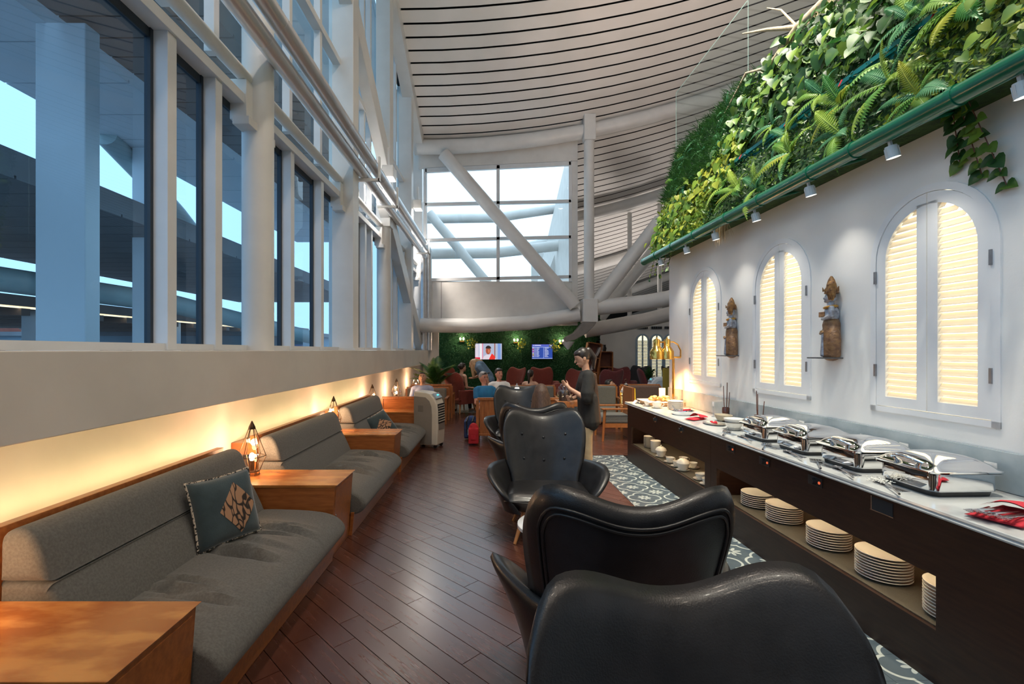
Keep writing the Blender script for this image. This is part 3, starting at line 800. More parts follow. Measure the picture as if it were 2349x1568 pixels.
# geometric glass lanterns
LGL = glass('lantern_glass', (.97, .95, .92), .05)
BULB = emis('lamp_bulb', (1.0, 0.62, 0.34), 22.0)
def lantern(x, y, z, label, e=5.0, proto=[]):
    if not proto:
        c = thing('glass_lantern', label, 'lamp', (x, y, z), group='geometric glass lanterns')
        n = 6; rings = [(.055, .03), (.105, .155), (.024, .385)]
        R = [[Vector((r * math.cos(2*PI*k/n), r * math.sin(2*PI*k/n), zz)) for k in range(n)] for r, zz in rings]
        fr = MB()
        for k in range(n):
            l = (k + 1) % n
            for a, b in ((R[0][k], R[0][l]), (R[1][k], R[1][l]), (R[0][k], R[1][k]), (R[1][k], R[2][k])):
                fr.tube([a, b], .0032, 5)
            fr.tube([R[0][k], Vector((R[0][k].x, R[0][k].y, 0))], .003, 5)
        fr.build('wire_frame', BRONZE, c)
        MB().lathe([(.028, .378), (.026, .395), (.004, .445), (.0, .447)], 6).build('cap', BRONZE, c)
        for k in range(n):
            l = (k + 1) % n
            MB().sheet(R[0][k] * .99, R[0][l] * .99, R[1][l] * .99, R[1][k] * .99).build('pane', LGL, c)
            MB().sheet(R[1][k] * .99, R[1][l] * .99, R[2][l] * .99, R[2][k] * .99).build('pane', LGL, c)
        MB().lathe([(.05, .032), (.05, .036), (.018, .04), (.018, .12), (.0, .121)], 10).build('bulb_holder', BRONZE, c)
        MB().ell((0, 0, .15), (.022, .022, .034)).build('bulb', BULB, c, smooth=179)
        proto.append(c)
    else:
        c = dup(proto[0], (x, y, z), .35 * len(proto), label); proto.append(c)
    lamp('POINT', 'bulb_light', (0, 0, .205), e, (1.0, 0.62, 0.36), c, shadow_soft_size=.03)
    return c
lantern(-2.02, 1.70, .573, 'geometric glass lantern just out of frame on the front table', 6)
lantern(-2.00, 3.95, .573, 'geometric glass lantern on the table behind the front bench', 6)
lantern(-2.05, 6.10, .573, 'geometric glass lantern behind the second bench', 5)
lantern(-2.10, 8.22, .573, 'geometric glass lantern behind the bench with the tipped cushion', 5)
lantern(-2.04, 9.95, .572, 'glowing geometric glass lantern beside the seated man in pale blue', 7)
lantern(-2.04, 12.4, .572, 'farthest geometric glass lantern behind the seated man', 7)
# throw cushions
TEAL = mat('teal_velvet', (0.020, 0.040, 0.048), 0.9, col2=(0.035, 0.062, 0.072), scale=10, sheen=.5, bump=.1, bscale=120)
def patch_mat():
    m = bpy.data.materials.new('tan_branch_print'); m.use_nodes = True
    N = m.node_tree.nodes; L = m.node_tree.links; p = N['Principled BSDF']; p.inputs['Roughness'].default_value = .85
    tc = N.new('ShaderNodeTexCoord'); mp = N.new('ShaderNodeMapping'); mp.inputs['Scale'].default_value = (1, .45, 1); mp.inputs['Rotation'].default_value = (0, 0, .9)
    L.new(tc.outputs['Object'], mp.inputs['Vector'])
    no = N.new('ShaderNodeTexNoise'); no.inputs['Scale'].default_value = 9; L.new(mp.outputs[0], no.inputs['Vector'])
    mx = N.new('ShaderNodeMix'); mx.data_type = 'VECTOR'; mx.inputs[0].default_value = .12; L.new(mp.outputs[0], mx.inputs[4]); L.new(no.outputs['Color'], mx.inputs[5])
    v = N.new('ShaderNodeTexVoronoi'); v.feature = 'DISTANCE_TO_EDGE'; v.inputs['Scale'].default_value = 22; L.new(mx.outputs[1], v.inputs['Vector'])
    r = N.new('ShaderNodeValToRGB'); r.color_ramp.elements[0].position = .05; r.color_ramp.elements[0].color = (.03, .022, .018, 1)
    r.color_ramp.elements[1].position = .09; r.color_ramp.elements[1].color = (.42, .23, .13, 1)
    L.new(v.outputs['Distance'], r.inputs['Fac']); L.new(r.outputs['Color'], p.inputs['Base Color'])
    return m
def piping_mat():
    m = bpy.data.materials.new('dotted_cord'); m.use_nodes = True
    N = m.node_tree.nodes; L = m.node_tree.links; p = N['Principled BSDF']
    tc = N.new('ShaderNodeTexCoord'); v = N.new('ShaderNodeTexVoronoi'); v.inputs['Scale'].default_value = 95; L.new(tc.outputs['Object'], v.inputs['Vector'])
    sp = N.new('ShaderNodeSeparateColor'); L.new(v.outputs['Color'], sp.inputs[0])
    r = N.new('ShaderNodeValToRGB'); r.color_ramp.interpolation = 'CONSTANT'; r.color_ramp.elements[0].color = (.012, .012, .012, 1)
    r.color_ramp.elements[1].position = .5; r.color_ramp.elements[1].color = (.55, .47, .38, 1)
    L.new(sp.outputs[0], r.inputs['Fac']); L.new(r.outputs[0], p.inputs['Base Color'])
    return m
PATCH, CORD = patch_mat(), piping_mat()
def cushion(loc, rot, label, H=.21):
    c = thing('throw_cushion', label, 'cushion', loc); c.rotation_euler = rot
    def base(a, b):
        s, t = 2*a - 1, 2*b - 1
        k = 1 - .06 * (1 - t*t) ; k2 = 1 - .06 * (1 - s*s)
        return s * H * (k if abs(s) > 0 else 1), t * H * k2, s, t
    def th(s, t): return .075 * (max(0, 1 - s**4) * max(0, 1 - t**4)) ** .55
    def fr(a, b):
        x, y_, s, t = base(a, b); return (x, y_, th(s, t))
    def bk(a, b):
        x, y_, s, t = base(a, b); return (x, y_, -th(s, t))
    MB().pillow(fr, bk, 20, 20).build('cover', TEAL, c, smooth=179)
    pts = []
    for k in range(80):
        q = k / 20; i = int(q); f = q - i
        a, b = ((f, 0), (1, f), (1 - f, 1), (0, 1 - f))[i]
        x, y_, s, t = base(a, b); pts.append((x, y_, 0))
    MB().tube(pts, .007, 6, closed=True).build('piping', CORD, c, smooth=179)
    def pt(a, b):
        p, q = a - .5, b - .5
        s, t = (p + q) * .62 + .2, (p - q) * .80 - .06
        x, y_, s, t = base((s + 1) / 2, (t + 1) / 2); return (x, y_, th(s, t) + .002)
    MB().grid(pt, 14, 14).build('patch', PATCH, c, smooth=179)
    return c
# local +z is the cushion's face, local +y its up direction
def face_rot(n, up):
    n = Vector(n).normalized(); up = Vector(up); x = up.cross(n).normalized(); y_ = n.cross(x)
    return Matrix((x, y_, n)).transposed().to_euler()
cushion((-1.70, 3.02, .605), face_rot((.86, -.42, .28), (-.25, .1, 1)), 'teal velvet cushion with a tan branch patch on the front bench')
cushion((-1.66, 7.02, .50), face_rot((.55, -.60, .55), (.6, .8, .35)), 'tipped teal cushion with a tan patch on the far bench', .20)

# ------------------------------------------------------------------ winged lounge chairs
LEGW = mat('turned_leg', (0.45, 0.19, 0.06), 0.35, col2=(0.55, 0.25, 0.085), scale=8, stretch=(5, 5, 1), coat=.2)
def wing_chair(name, label, m, piping=True, buttons=True, group=None, bm=None):
    c = thing(name, label, 'chair', group=group)
    ZB, WB_ = .30, .30
    def hw(z):
        t = (z - ZB) / (1.05 - ZB)
        return .285 + .05 * min(1, t / .35) + .075 * max(0, min(1, (t - .25) / .6)) ** .8
    def ztop(s):
        s = abs(s)
        lob = .988 + .062 * math.sin(min(1, s / .68) * PI / 2) ** 2.2
        if s > .68: lob -= .17 * ((s - .68) / .32) ** 2.6
        return lob
    def mid(s, t):
        z = ZB + t * (ztop(s) - ZB)
        x = s * hw(z) * (1 - .05 * t ** 8 * s * s)
        y_ = .20 + .24 * (z - ZB) + .05 * max(0, z - .7) - .115 * s * s - .03 * abs(s) ** 6
        return x, y_, z
    def th(s, t): return max(0, (1 - abs(s) ** 7)) ** .5 * max(0, (1 - t ** 12)) ** .5
    def fr(a, b):
        s, t = 2*a - 1, b
        x, y_, z = mid(s, t); k = th(s, t)
        return (x, y_ - .055 * k * (1.2 - .35 * t), z)
    def bk(a, b):
        s, t = 2*a - 1, b
        x, y_, z = mid(s, t); k = th(s, t)
        return (x, y_ + .05 * k, z)
    b_ = MB().pillow(fr, bk, 30, 22).build('backrest', m, c, smooth=179)
    if buttons:
        for zt in (.40, .69):
            for s in (-.52, 0, .52):
                p = fr((s + 1) / 2, zt); MB().ell((p[0], p[1] - .001, p[2]), (.013, .008, .013), 10, 6).build('button', bm or m, b_, smooth=179)
    if piping:
        for off in (0, .028):
            pts = []
            e = .84 - off * 1.3; T = .90 - off; rs_, rt_ = .16, .13
            path = [(-e, .08 + (T - rt_ - .08) * k / 10) for k in range(11)]
            path += [(-e + rs_ - rs_ * math.cos(PI / 2 * k / 6), T - rt_ + rt_ * math.sin(PI / 2 * k / 6)) for k in range(1, 7)]
            path += [(-e + rs_ + 2 * (e - rs_) * k / 20, T) for k in range(1, 20)]
            path += [(e - rs_ + rs_ * math.sin(PI / 2 * k / 6), T - rt_ + rt_ * math.cos(PI / 2 * k / 6)) for k in range(7)]
            path += [(e, .08 + (T - rt_ - .08) * (1 - k / 10)) for k in range(1, 11)]
            for s, t in path:
                p = bk((s + 1) / 2, t); pts.append((p[0], p[1] + .003, p[2]))
            MB().tube(pts, .006, 6).build('piping', PIPING if m == LEATHER else m, b_, smooth=179)
    # arms sweep forward from the waist of the back and flare outwards
    for sg in (-1, 1):
        def arm(a, b, o):
            # a: rear -> front, b: low -> top
            yy = .27 - .66 * a
            ztp = .50 + .10 * math.sin(min(1, a / .75) * PI * .62) - .17 * max(0, (a - .62) / .38) ** 2 + .10 * (1 - a) ** 3
            zb = .235 + .03 * a
            z = zb + (ztp - zb) * b
            out = .285 + .155 * math.sin(min(1, a * 1.25) * PI / 2) * (.35 + .65 * b) + .075 * b * b * math.sin(a * PI * .8) - .10 * max(0, (a - .7) / .3) ** 2
            k = max(0, (1 - (2*a - 1) ** 8)) ** .5 * max(0, 1 - b ** 9) ** .5
            return (sg * (out + o * .042 * k), yy, z)
        MB().pillow(lambda a, b: arm(a, b, -1), lambda a, b: arm(a, b, 1), 22, 14).build('armrest', m, c, smooth=179)
    def seat_t(a, b):
        s, t = 2*a - 1, b
        k = (max(0, 1 - s ** 8) * max(0, 1 - (2*t - 1) ** 8)) ** .5
        return (s * (.345 + .03 * (1 - t)), .27 - .66 * (1 - t), .345 + .075 * k + .03 * (1 - t) - .02 * (1 - s*s))
    def seat_b(a, b):
        s, t = 2*a - 1, b
        k = (max(0, 1 - s ** 4) * max(0, 1 - (2*t - 1) ** 4)) ** .5
        return (s * (.345 + .03 * (1 - t)), .27 - .66 * (1 - t), .345 + .03 * (1 - t) - .14 * k)
    MB().pillow(seat_t, seat_b, 18, 16).build('seat', m, c, smooth=179)
    for sx in (-1, 1):
        for sy, yy in ((-1, -.24), (1, .16)):
            MB().tube([(sx * .20, yy, .24), (sx * .285, yy + sy * .075, 0)], [.023, .013], 10).build('leg', LEGW, c, smooth=60)
    return c
chA = wing_chair('wing_chair', 'nearest black leather wing chair, its back filling the bottom corner', LEATHER)
chA.location = (.475, .80, 0); chA.rotation_euler = (0, 0, .10); chA.scale = (1.03,) * 3
chairB = dup(chA, (.525, 2.10, 0), PI - .03, 'black leather wing chair turned away, its rear panel edged with double piping')
chairB.scale = (1.06,) * 3
chairD = dup(chA, (.455, 4.27, 0), -.02, 'black leather wing chair with buttoned back facing the white side table')
chairD.scale = (1, 1, 1)
chairC = dup(chA, (.43, 5.45, 0), PI, 'black leather wing chair turned away, occupied by a brown-haired woman')
chairC.scale = (1, 1, 1)
chairE = dup(chA, (.36, 7.25, 0), -.03, 'farthest black leather wing chair, with a strapped bag on its seat')
chairE.scale = (1, 1, 1)
WTOP = mat('white_lacquer', (0.78, 0.78, 0.77), 0.25, col2=(.74,.74,.73), scale=4)
def side_table(x, y, label):
    c = thing('side_table', label, 'table', (x, y, 0))
    MB().lathe([(.0, .425), (.235, .425), (.25, .432), (.25, .452), (.245, .456), (.0, .456)], 36).build('table_top', WTOP, c, smooth=40)
    for k in range(3):
        a = 2 * PI * k / 3 + 2.7
        for da in (-.16, .16):
            MB().tube([(.13 * math.cos(a + da * 1.6), .13 * math.sin(a + da * 1.6), .426), (.20 * math.cos(a), .20 * math.sin(a), 0)], .006, 6).build('leg', WTOP, c, smooth=60)
side_table(.40, 3.18, 'round white side table between the two facing leather chairs in front')
side_table(.33, 6.33, 'round white side table before the farthest leather chair')
# ------------------------------------------------------------------ buffet counter
UF, UTOP, ZT = 2.19, 2.155, .85
WARM = emis('shelf_light', (1.0, 0.80, 0.48), 13.0)
MATT = mat('ribbed_mat', (0.085, 0.075, 0.055), 0.7, col2=(0.13, 0.115, 0.085), scale=70, kind='wave', bump=.3, bscale=150)
def cabinet(v0, v1, o0, o1, label, name='buffet_cabinet'):
    c = rthing(name, label, 'cabinet', UF, v0)
    L = v1 - v0; a, b = o0 - v0, o1 - v0
    bd = MB()
    bd.box(0, .025, 0, L, .52, .812).box(0, .025, 0, L, .0, .262).box(0, .025, 0, a, .262, .52).box(0, .025, b, L, .262, .52)
    fr = bd.build('front_panel', DWOOD, c)
    MB().box(.025, .59, .0, .025, 0, .812).build('side_panel', DWOOD, c)
    MB().box(.025, .59, L - .025, L, 0, .812).build('side_panel', DWOOD, c)
    MB().box(.57, .59, .025, L - .025, 0, .812).build('back_panel', WOODF, c)
    MB().box(.026, .57, .025, L - .025, .235, .262).build('shelf', DWOOD, c)
    MB().box(.03, .56, a - .02, b + .02, .262, .266).build('shelf_mat', MATT, c)
    MB().box(.026, .57, .025, L - .025, .60, .62).build('inner_top', WOODF, c)
    MB().box(.05, .08, a, b, .588, .599).build('light_strip', WARM, c)
    MB().box(.015, .024, .02, L - .02, .0, .012).build('toe_strip', BLACK, c)
    return c, fr
c1, f1 = cabinet(4.43, 6.92, 4.546, 6.757, 'far dark wooden buffet cabinet with a lit shelf of cups')
c2, f2 = cabinet(1.0, 4.427, 2.214, 4.316, 'near dark wooden buffet cabinet with a lit shelf of plates')
top = rthing('marble_counter_top', 'long white marble counter top over the buffet cabinets', 'counter top', 0, 0, 0)
MB().prism([(UTOP + .004, .8135), (UTOP, .822), (UTOP + .006, .831), (UTOP + .002, .838), (UTOP + .004, .8495), (UTOP + .010, ZT), (2.785, ZT), (2.785, .8135)], 'y', .9, 6.95).build('slab', MARBLE, top, bevel=.002)
for v in (5.82, 5.07):
    d = MB(); d.tube([(0, v - 4.43, .752), (-.006, v - 4.43, .752)], .036, 20).build('dial_plate', STEEL, c1)
    MB().tube([(-.006, v - 4.43, .752), (-.032, v - 4.43, .752)], [.024, .019], 16).build('dial_knob', BLACK, c1, smooth=50)
RED = emis('red_indicator', (1.0, 0.16, 0.06), .5)
for v in (4.07, 3.58, 3.03):
    q = v - 1.0
    MB().box(-.006, 0, q - .065, q + .065, .722, .782).build('control_panel', BLACK, c2, bevel=.003)
    MB().tube([(-.006, q + .005, .752), (-.028, q + .005, .752)], [.023, .019], 14).build('dial_knob', BLACK, c2, smooth=50)
    MB().tube([(-.006, q - .043, .752), (-.010, q - .043, .752)], .009, 10).build('indicator', RED, c2)
q = 2.52 - 1
MB().box(-.004, 0, q - .075, q + .075, .715, .72).box(-.004, 0, q + .062, q + .07, .715, .795).build('socket_frame', STEEL, c2)
MB().box(-.003, .0, q - .07, q + .062, .72, .79).build('socket_recess', DARK, c2)

# ------------------------------------------------------------------ china on the lit shelves
plate_me = MB().lathe([(.0, .004), (.07, .004), (.078, .0), (.085, .002), (.120, .013), (.131, .018), (.131, .0215), (.126, .0215), (.118, .0165), (.085, .007), (.0, .007)], 32).mesh('dinner_plate', CHINA, 45)
big_me = plate_me.copy()
ZS = .266
def stack(u, v, n, who, r=1.0, dz=.0165, z=ZS, cat='plate', name='dinner_plate', me=plate_me):
    for k in range(n):
        o = link(name, me); o.location = rp(u, v, z + k * dz); o.scale = (r, r, 1); o.rotation_euler = (0, 0, random.random())
        tag(o, nth(k, n) + ' white plate of ' + who, cat, 'plates in ' + who)
stack(2.40, 4.03, 7, 'the farthest stack on the near shelf', .97)
stack(2.40, 3.67, 8, 'the second farthest stack on the near shelf', .98)
stack(2.39, 3.18, 8, 'the middle stack on the near shelf', 1.0)
stack(2.39, 2.74, 9, 'the second nearest stack on the near shelf', 1.05)
stack(2.385, 2.30, 10, 'the nearest tall stack on the near shelf', 1.0)
small_me = MB().lathe([(.0, .003), (.045, .003), (.05, .0), (.056, .002), (.074, .011), (.076, .014), (.072, .013), (.052, .006), (.0, .006)], 24).mesh('saucer', CHINA, 45)
for k in range(16):
    o = link('side_plate', small_me); o.location = rp(2.36, 6.50, ZS + .0095 * k)
    tag(o, nth(k, 16) + ' side plate of the tall stack at the far shelf end', 'plate', 'side plates in the tall stack')
tin = rthing('china_canister', 'tall white china pot beside the tall stack of side plates', 'pot', 2.34, 6.22, ZS)
MB().lathe([(.0, 0), (.055, 0), (.06, .006), (.066, .14), (.07, .148), (.066, .15), (.062, .146), (.058, .02), (.0, .016)], 24).build('pot_body', CHINA, tin, smooth=45)
cup_prof = [(.0, .002), (.022, .002), (.024, .0), (.028, .004), (.042, .022), (.050, .05), (.052, .058), (.049, .058), (.046, .05), (.038, .024), (.0, .012)]
def cup(u, v, label, scale=1.0, lid=False, z=ZS, saucer=True, fill=None):
    c = rthing('soup_bowl' if lid else 'tea_cup', label, 'bowl' if lid else 'cup', u, v, z, rz=random.uniform(-.8, .8))
    if saucer: MB().lathe([(.0, .003), (.04, .003), (.045, 0), (.052, .002), (.070, .011), (.072, .014), (.068, .013), (.048, .007), (.0, .007)], 24).build('saucer', CHINA, c, smooth=45)
    MB().lathe([(r * scale, z_ * scale + .006) for r, z_ in cup_prof], 24).build('cup_body', CHINA, c, smooth=45)
    if not lid:
        hp = [Vector((.047 + .026 * math.sin(a), 0, .034 + .018 * math.cos(a))) * scale + Vector((0, 0, .006)) for a in [PI * k / 6 for k in range(7)]]
        MB().tube(hp, .004, 6).build('handle', CHINA, c, smooth=60)
    else:
        MB().lathe([(.054 * scale, .062 * scale), (.056 * scale, .066 * scale), (.046 * scale, .088 * scale), (.02 * scale, .104 * scale), (.0, .106 * scale)], 24).build('lid', CHINA, c, smooth=45)
        MB().ell((0, 0, .112 * scale), .009).build('lid_knob', CHINA, c, smooth=179)
    if fill: MB().lathe([(.0, .043 * scale), (.044 * scale, .043 * scale)], 20).build('contents', fill, c)
    return c
cup(2.30, 5.93, 'lidded white soup bowl on a saucer beside the china pot', 1.25, True)
cup(2.29, 5.62, 'white cup and saucer behind the nearer lidded bowl on the far shelf')
cup(2.29, 5.42, 'white cup and saucer touching the nearer lidded bowl')
cup(2.28, 5.24, 'lidded white soup bowl in the middle of the far lit shelf', 1.3, True)
cup(2.45, 5.62, 'white cup at the back of the far shelf')
cup(2.44, 5.35, 'white cup at the back behind the nearer lidded bowl')
cup(2.30, 4.87, 'white cup and saucer alone near the partition')
cup(2.28, 4.68, 'white cup and saucer closest to the cabinet partition')
o = link('saucer', small_me); o.location = rp(2.44, 5.05, ZS); tag(o, 'empty white saucer lying on the far lit shelf', 'saucer')
gb = rthing('water_glass', 'small glass tucked against the partition of the far shelf', 'glass', 2.27, 4.575, ZS)
CLEAR = glass('clear_glass', (.93, .96, .96), .08)
MB().lathe([(.022, .0), (.024, .0), (.028, .07), (.027, .07), (.023, .004), (.0, .003)], 16).build('glass_body', CLEAR, gb, smooth=45)

# ------------------------------------------------------------------ chafing dishes
FOOD = mat('orange_stew', (0.45, 0.14, 0.03), 0.4, col2=(0.6, 0.25, 0.06), scale=40)
def chafer(v, label):
    c = rthing('chafing_dish', label, 'chafing dish', 2.49, v, ZT)
    hu, hv = .195, .19
    def rr(sx, sy, z, r=.04, n=5):
        out = []
        for cx, cy, a0 in ((sx - r, sy - r, 0), (-sx + r, sy - r, PI / 2), (-sx + r, -sy + r, PI), (sx - r, -sy + r, 1.5 * PI)):
            for k in range(n + 1):
                a = a0 + PI / 2 * k / n; out.append((cx + r * math.cos(a), cy + r * math.sin(a), z))
        return out
    def loft(mb, loops, cap0=True, cap1=True):
        n = len(loops[0]); vs = [p for l in loops for p in l]; fs = []
        for i in range(len(loops) - 1):
            for k in range(n):
                l = (k + 1) % n; fs.append((i*n+k, i*n+l, (i+1)*n+l, (i+1)*n+k))
        if cap0: fs.append(tuple(range(n))[::-1])
        if cap1: fs.append(tuple(range((len(loops)-1)*n, len(loops)*n)))
        return mb.add(vs, fs)
    loft(MB(), [rr(hu - .035, hv - .035, 0), rr(hu - .03, hv - .03, .026)]).build('base', BLACK, c, smooth=40)
    loft(MB(), [rr(hu - .026, hv - .026, .026), rr(hu - .020, hv - .020, .034), rr(hu - .022, hv - .022, .112), rr(hu, hv, .116), rr(hu, hv, .122), rr(hu - .02, hv - .02, .124)]).build('pan', CHROME, c, smooth=40)
    lid = loft(MB(), [rr(hu + .002, hv + .002, .125), rr(hu + .004, hv + .004, .133), rr(hu - .012, hv - .012, .138), rr(hu - .028, hv - .030, .158, .05), rr(hu - .060, hv - .065, .182, .06), rr(hu - .10, hv - .10, .194, .05), rr(hu - .15, hv - .14, .199, .03)]).build('lid', CHROME, c, smooth=50)
    hp = [(-hu + .05 - .048 * math.sin(PI * k / 10), -.115 + .023 * k, .150 + .030 * math.sin(PI * k / 10)) for k in range(11)]
    MB().tube(hp, [.006 + .006 * math.sin(PI * k / 10) for k in range(11)], 10).build('handle', CHROME, lid, smooth=60)
    for s in (-1, 1):
        MB().tube([(hu - .02, s * .10, .12), (hu + .012, s * .10, .135), (hu + .012, s * .06, .145)], .009, 8).build('hinge', CHROME, c, smooth=60)
    return c
chafer(3.965, 'polished steel chafing dish farthest from the red cutlery pouch')
chafer(3.485, 'second polished steel chafing dish in the row, counted from the reed vases')
chafer(3.005, 'third polished steel chafing dish in the row, counted from the reed vases')
chafer(2.52, 'polished steel chafing dish nearest the red cutlery pouch')
# serving utensils on steel rests along the front edge
def rest(v, label):
    c = rthing('spoon_rest', label, 'tray', 2.265, v, ZT)
    MB().prism([(-.028, .002), (-.026, .0), (.026, .0), (.028, .002), (.024, .006), (.02, .002), (-.02, .002), (-.024, .006)], 'y', -.085, .085).build('tray_body', STEEL, c, bevel=.001)
def ladle(v, z, label, kind, rz, u=2.265, L=.25):
    c = rthing('serving_' + kind, label, kind, u, v, z, rz=rz)
    mb = MB()
    MB().tube([(0, 0, .004), (0, L * .5, .016), (0, L, .010)], [.005, .0045, .006], 8).build('handle', STEEL, c, smooth=60)
    if kind == 'spoon':
        MB().pillow(lambda a, b: (.03 * math.cos(PI * (2*a-1) / 2 * 1) * (2*b - 1), -.045 * (2*a - 1) - .04, .004 - .006 * (1 - (2*a-1)**2)), lambda a, b: (.03 * math.cos(PI * (2*a-1) / 2) * (2*b - 1), -.045 * (2*a - 1) - .04, .002 - .012 * (1 - (2*b-1)**2) * (1 - (2*a-1)**2) + .004), 8, 8).build('bowl', STEEL, c, smooth=179)
    else:
        MB().box(-.035, .035, -.085, .002, .002, .004).build('blade', STEEL, c)
        for k in range(4): MB().box(-.026 + .015 * k, -.020 + .015 * k, -.07, -.02, .0041, .0046).build('slot', DARK, c)
data = [(4.28, 'spatula', 'serving spatula on its rest beside the soup bowl'), (4.02, 'spoon', 'serving spoon in front of the farthest chafing dish'),
        (3.68, 'spatula', 'slotted spatula in front of the second chafing dish'), (3.40, 'spoon', 'serving spoon lying before the second chafing dish'),
        (3.12, 'spatula', 'flat server in front of the third chafing dish'), (2.92, 'spoon', 'long serving spoon in front of the third chafing dish'),
        (2.60, 'spoon', 'rice-covered serving spoon in front of the nearest chafing dish')]
for i, (v, k, l) in enumerate(data):
    rest(v - .06, 'steel spoon rest under the ' + l.replace('serving ', '').replace('rice-covered ', ''))
    ladle(v, ZT + .0065, l, k, rz=(2.55, 2.9, 2.5, 2.85, 2.6, 2.75, 2.7)[i], u=2.262)
RICE = mat('cooked_rice', (0.75, 0.73, 0.66), .6, col2=(.68,.66,.6), scale=50)
rc = MB(); q = random.Random(2)
for k in range(140):
    p = rp(2.262 + q.gauss(.012, .022), 2.60 + q.gauss(.03, .035), ZT + .0105 + q.random() * .012)
    rc.ell(p, (.003, .006, .003), 5, 3, Matrix.Rotation(q.random() * 3, 3, 'Z'))
o = stuff(rc.build('rice_grains', RICE, smooth=179)); tag(o, 'loose white rice grains on the serving spoon by the nearest chafing dish', 'rice')
# red pouch of cutlery
REDC = mat('red_napkin', (0.42, 0.012, 0.025), 0.9, col2=(0.50, 0.02, 0.035), scale=60, bump=.15, bscale=300)
def pouch(u, v, rz, label, s=1.0):
    c = rthing('red_napkin', label, 'napkin', u, v, ZT, rz=rz)
    MB().pillow(lambda a, b: ((a - .5) * .30 * s, (b - .5) * .17 * s, .010 + .016 * (1 - (2*a-1)**4) * (1 - (2*b-1)**4)), lambda a, b: ((a - .5) * .30 * s, (b - .5) * .17 * s, .010 - .0095 * (1 - (2*a-1)**6) * (1 - (2*b-1)**6)), 14, 10).build('lower_fold', REDC, c, smooth=179)
    def flap(o):
        return lambda a, b: ((-.15 + .17 * a) * s, (b - .5) * .185 * s, (.028 + .042 * math.sin(PI * b) * (.35 + .65 * a) + o))
    MB().pillow(flap(.004), flap(0), 10, 14).build('upper_fold', REDC, c, smooth=179)
    return c
pc = pouch(2.39, 2.06, .35 + PI, 'open red napkin pouch full of forks at the near end of the counter', 1.12)
fork = MB()
fork.box(-.10, .06, -.004, .004, 0, .002).box(.06, .078, -.011, .011, 0, .002)
for k in range(4): fork.box(.078, .118, -.011 + .0062 * k, -.0085 + .0062 * k, 0, .002)
fme = fork.mesh('fork', STEEL)
q = random.Random(4)
for k in range(12):
    o = link('fork', fme); a = .35 + PI + PI + q.gauss(0, .10)
    off = Vector((.095 + q.gauss(0, .008), -.066 + .012 * k)); ca, sa = math.cos(.35 + PI + ANG), math.sin(.35 + PI + ANG)
    b = rp(2.39, 2.06, ZT + .032 + .003 * (k % 4))
    o.location = (b.x + off.x * ca - off.y * sa, b.y + off.x * sa + off.y * ca, b.z)
    o.rotation_euler = (q.gauss(0, .25), -.06 + q.gauss(0, .03), .35 + PI + ANG + q.gauss(0, .10))
    tag(o, 'steel fork sticking out of the open red napkin pouch', 'fork', 'forks in the red pouch')
card_m = mat('buffet_card', (.80, .80, .78), .6, col2=(.70, .66, .62), scale=25)
for i, (v, lab) in enumerate(((4.30, 'by the reed vase'), (3.95, 'behind the farthest chafing dish'), (3.62, 'behind the second chafing dish, counted from the vases'), (3.30, 'between the second and third chafing dishes'), (2.98, 'behind the third chafing dish'), (2.70, 'between the third and nearest chafing dishes'), (2.46, 'behind the nearest chafing dish'))):
    c = rthing('dish_card', 'small white dish card ' + lab, 'card', 2.735, v, ZT)
    MB().box(-.001, .001, -.032, .032, .11, .155).build('card_face', card_m, c)
    MB().tube([(.004, 0, .0), (.004, 0, .13)], .002, 6).build('card_stem', STEEL, c)
    MB().lathe([(.0, 0), (.016, 0), (.016, .004), (.0, .004)], 12, (.004, 0, 0)).build('card_foot', STEEL, c)
# reed vases
STICK = mat('brown_reed', (0.10, 0.035, 0.022), .6, col2=(.16,.06,.035), scale=30)
VASE = mat('mottled_brown_vase', (0.07, 0.02, 0.012), .25, col2=(.22,.10,.06), scale=60, coat=.3)
def reeds(u, v, label, hs, dark):
    c = rthing('reed_vase', label, 'vase', u, v, ZT)
    MB().lathe([(.0, 0), (.036, 0), (.038, .004), (.038, .125), (.035, .13), (.033, .125), (.032, .01), (.0, .008)], 24).build('vase_body', VASE if not dark else mat('dark_vase', (.035,.014,.01), .2, col2=(.08,.03,.02), scale=25, coat=.3), c, smooth=45)
    for dx, dy, h in hs:
        MB().tube([(dx * .2, dy * .2, .01), (dx * .7, dy * .8, h * .5), (dx, dy, h)], [.004, .0045, .004], 6).build('reed', STICK, c, smooth=60)
reeds(2.70, 5.12, 'dark glass vase of tall brown reeds against the far window', [(.0, .05, .36), (.01, -.01, .40), (.01, -.06, .30)], True)
reeds(2.69, 4.50, 'mottled brown vase of reeds beside the middle window', [(.0, .03, .36), (.0, .01, .33), (.01, -.08, .27)], False)
# bowls, pans and trays at the far end
BASK = mat('woven_tan', (0.42, 0.36, 0.26), .8, col2=(.30,.25,.18), scale=60, kind='wave', bump=.3)
c = rthing('bread_basket', 'oval woven basket in front of the dark reed vase', 'basket', 2.60, 4.98, ZT)
bs = MB().lathe([(.0, 0), (.05, 0), (.075, .045), (.082, .07), (.078, .07), (.07, .045), (.0, .03)], 24).build('basket_body', BASK, c, smooth=45); bs.scale = (1, 1.35, 1)
c = rthing('salt_shaker', 'little glass salt shaker beside the mottled vase', 'shaker', 2.62, 4.58, ZT)
MB().lathe([(.0, 0), (.02, 0), (.021, .05), (.017, .055), (.0, .055)], 14).build('shaker_glass', mat('salt_white', (.7,.74,.76), .2, col2=(.62,.66,.68), scale=30), c, smooth=45)
MB().lathe([(.018, .055), (.018, .07), (.012, .076), (.0, .077)], 14).build('shaker_cap', STEEL, c, smooth=45)
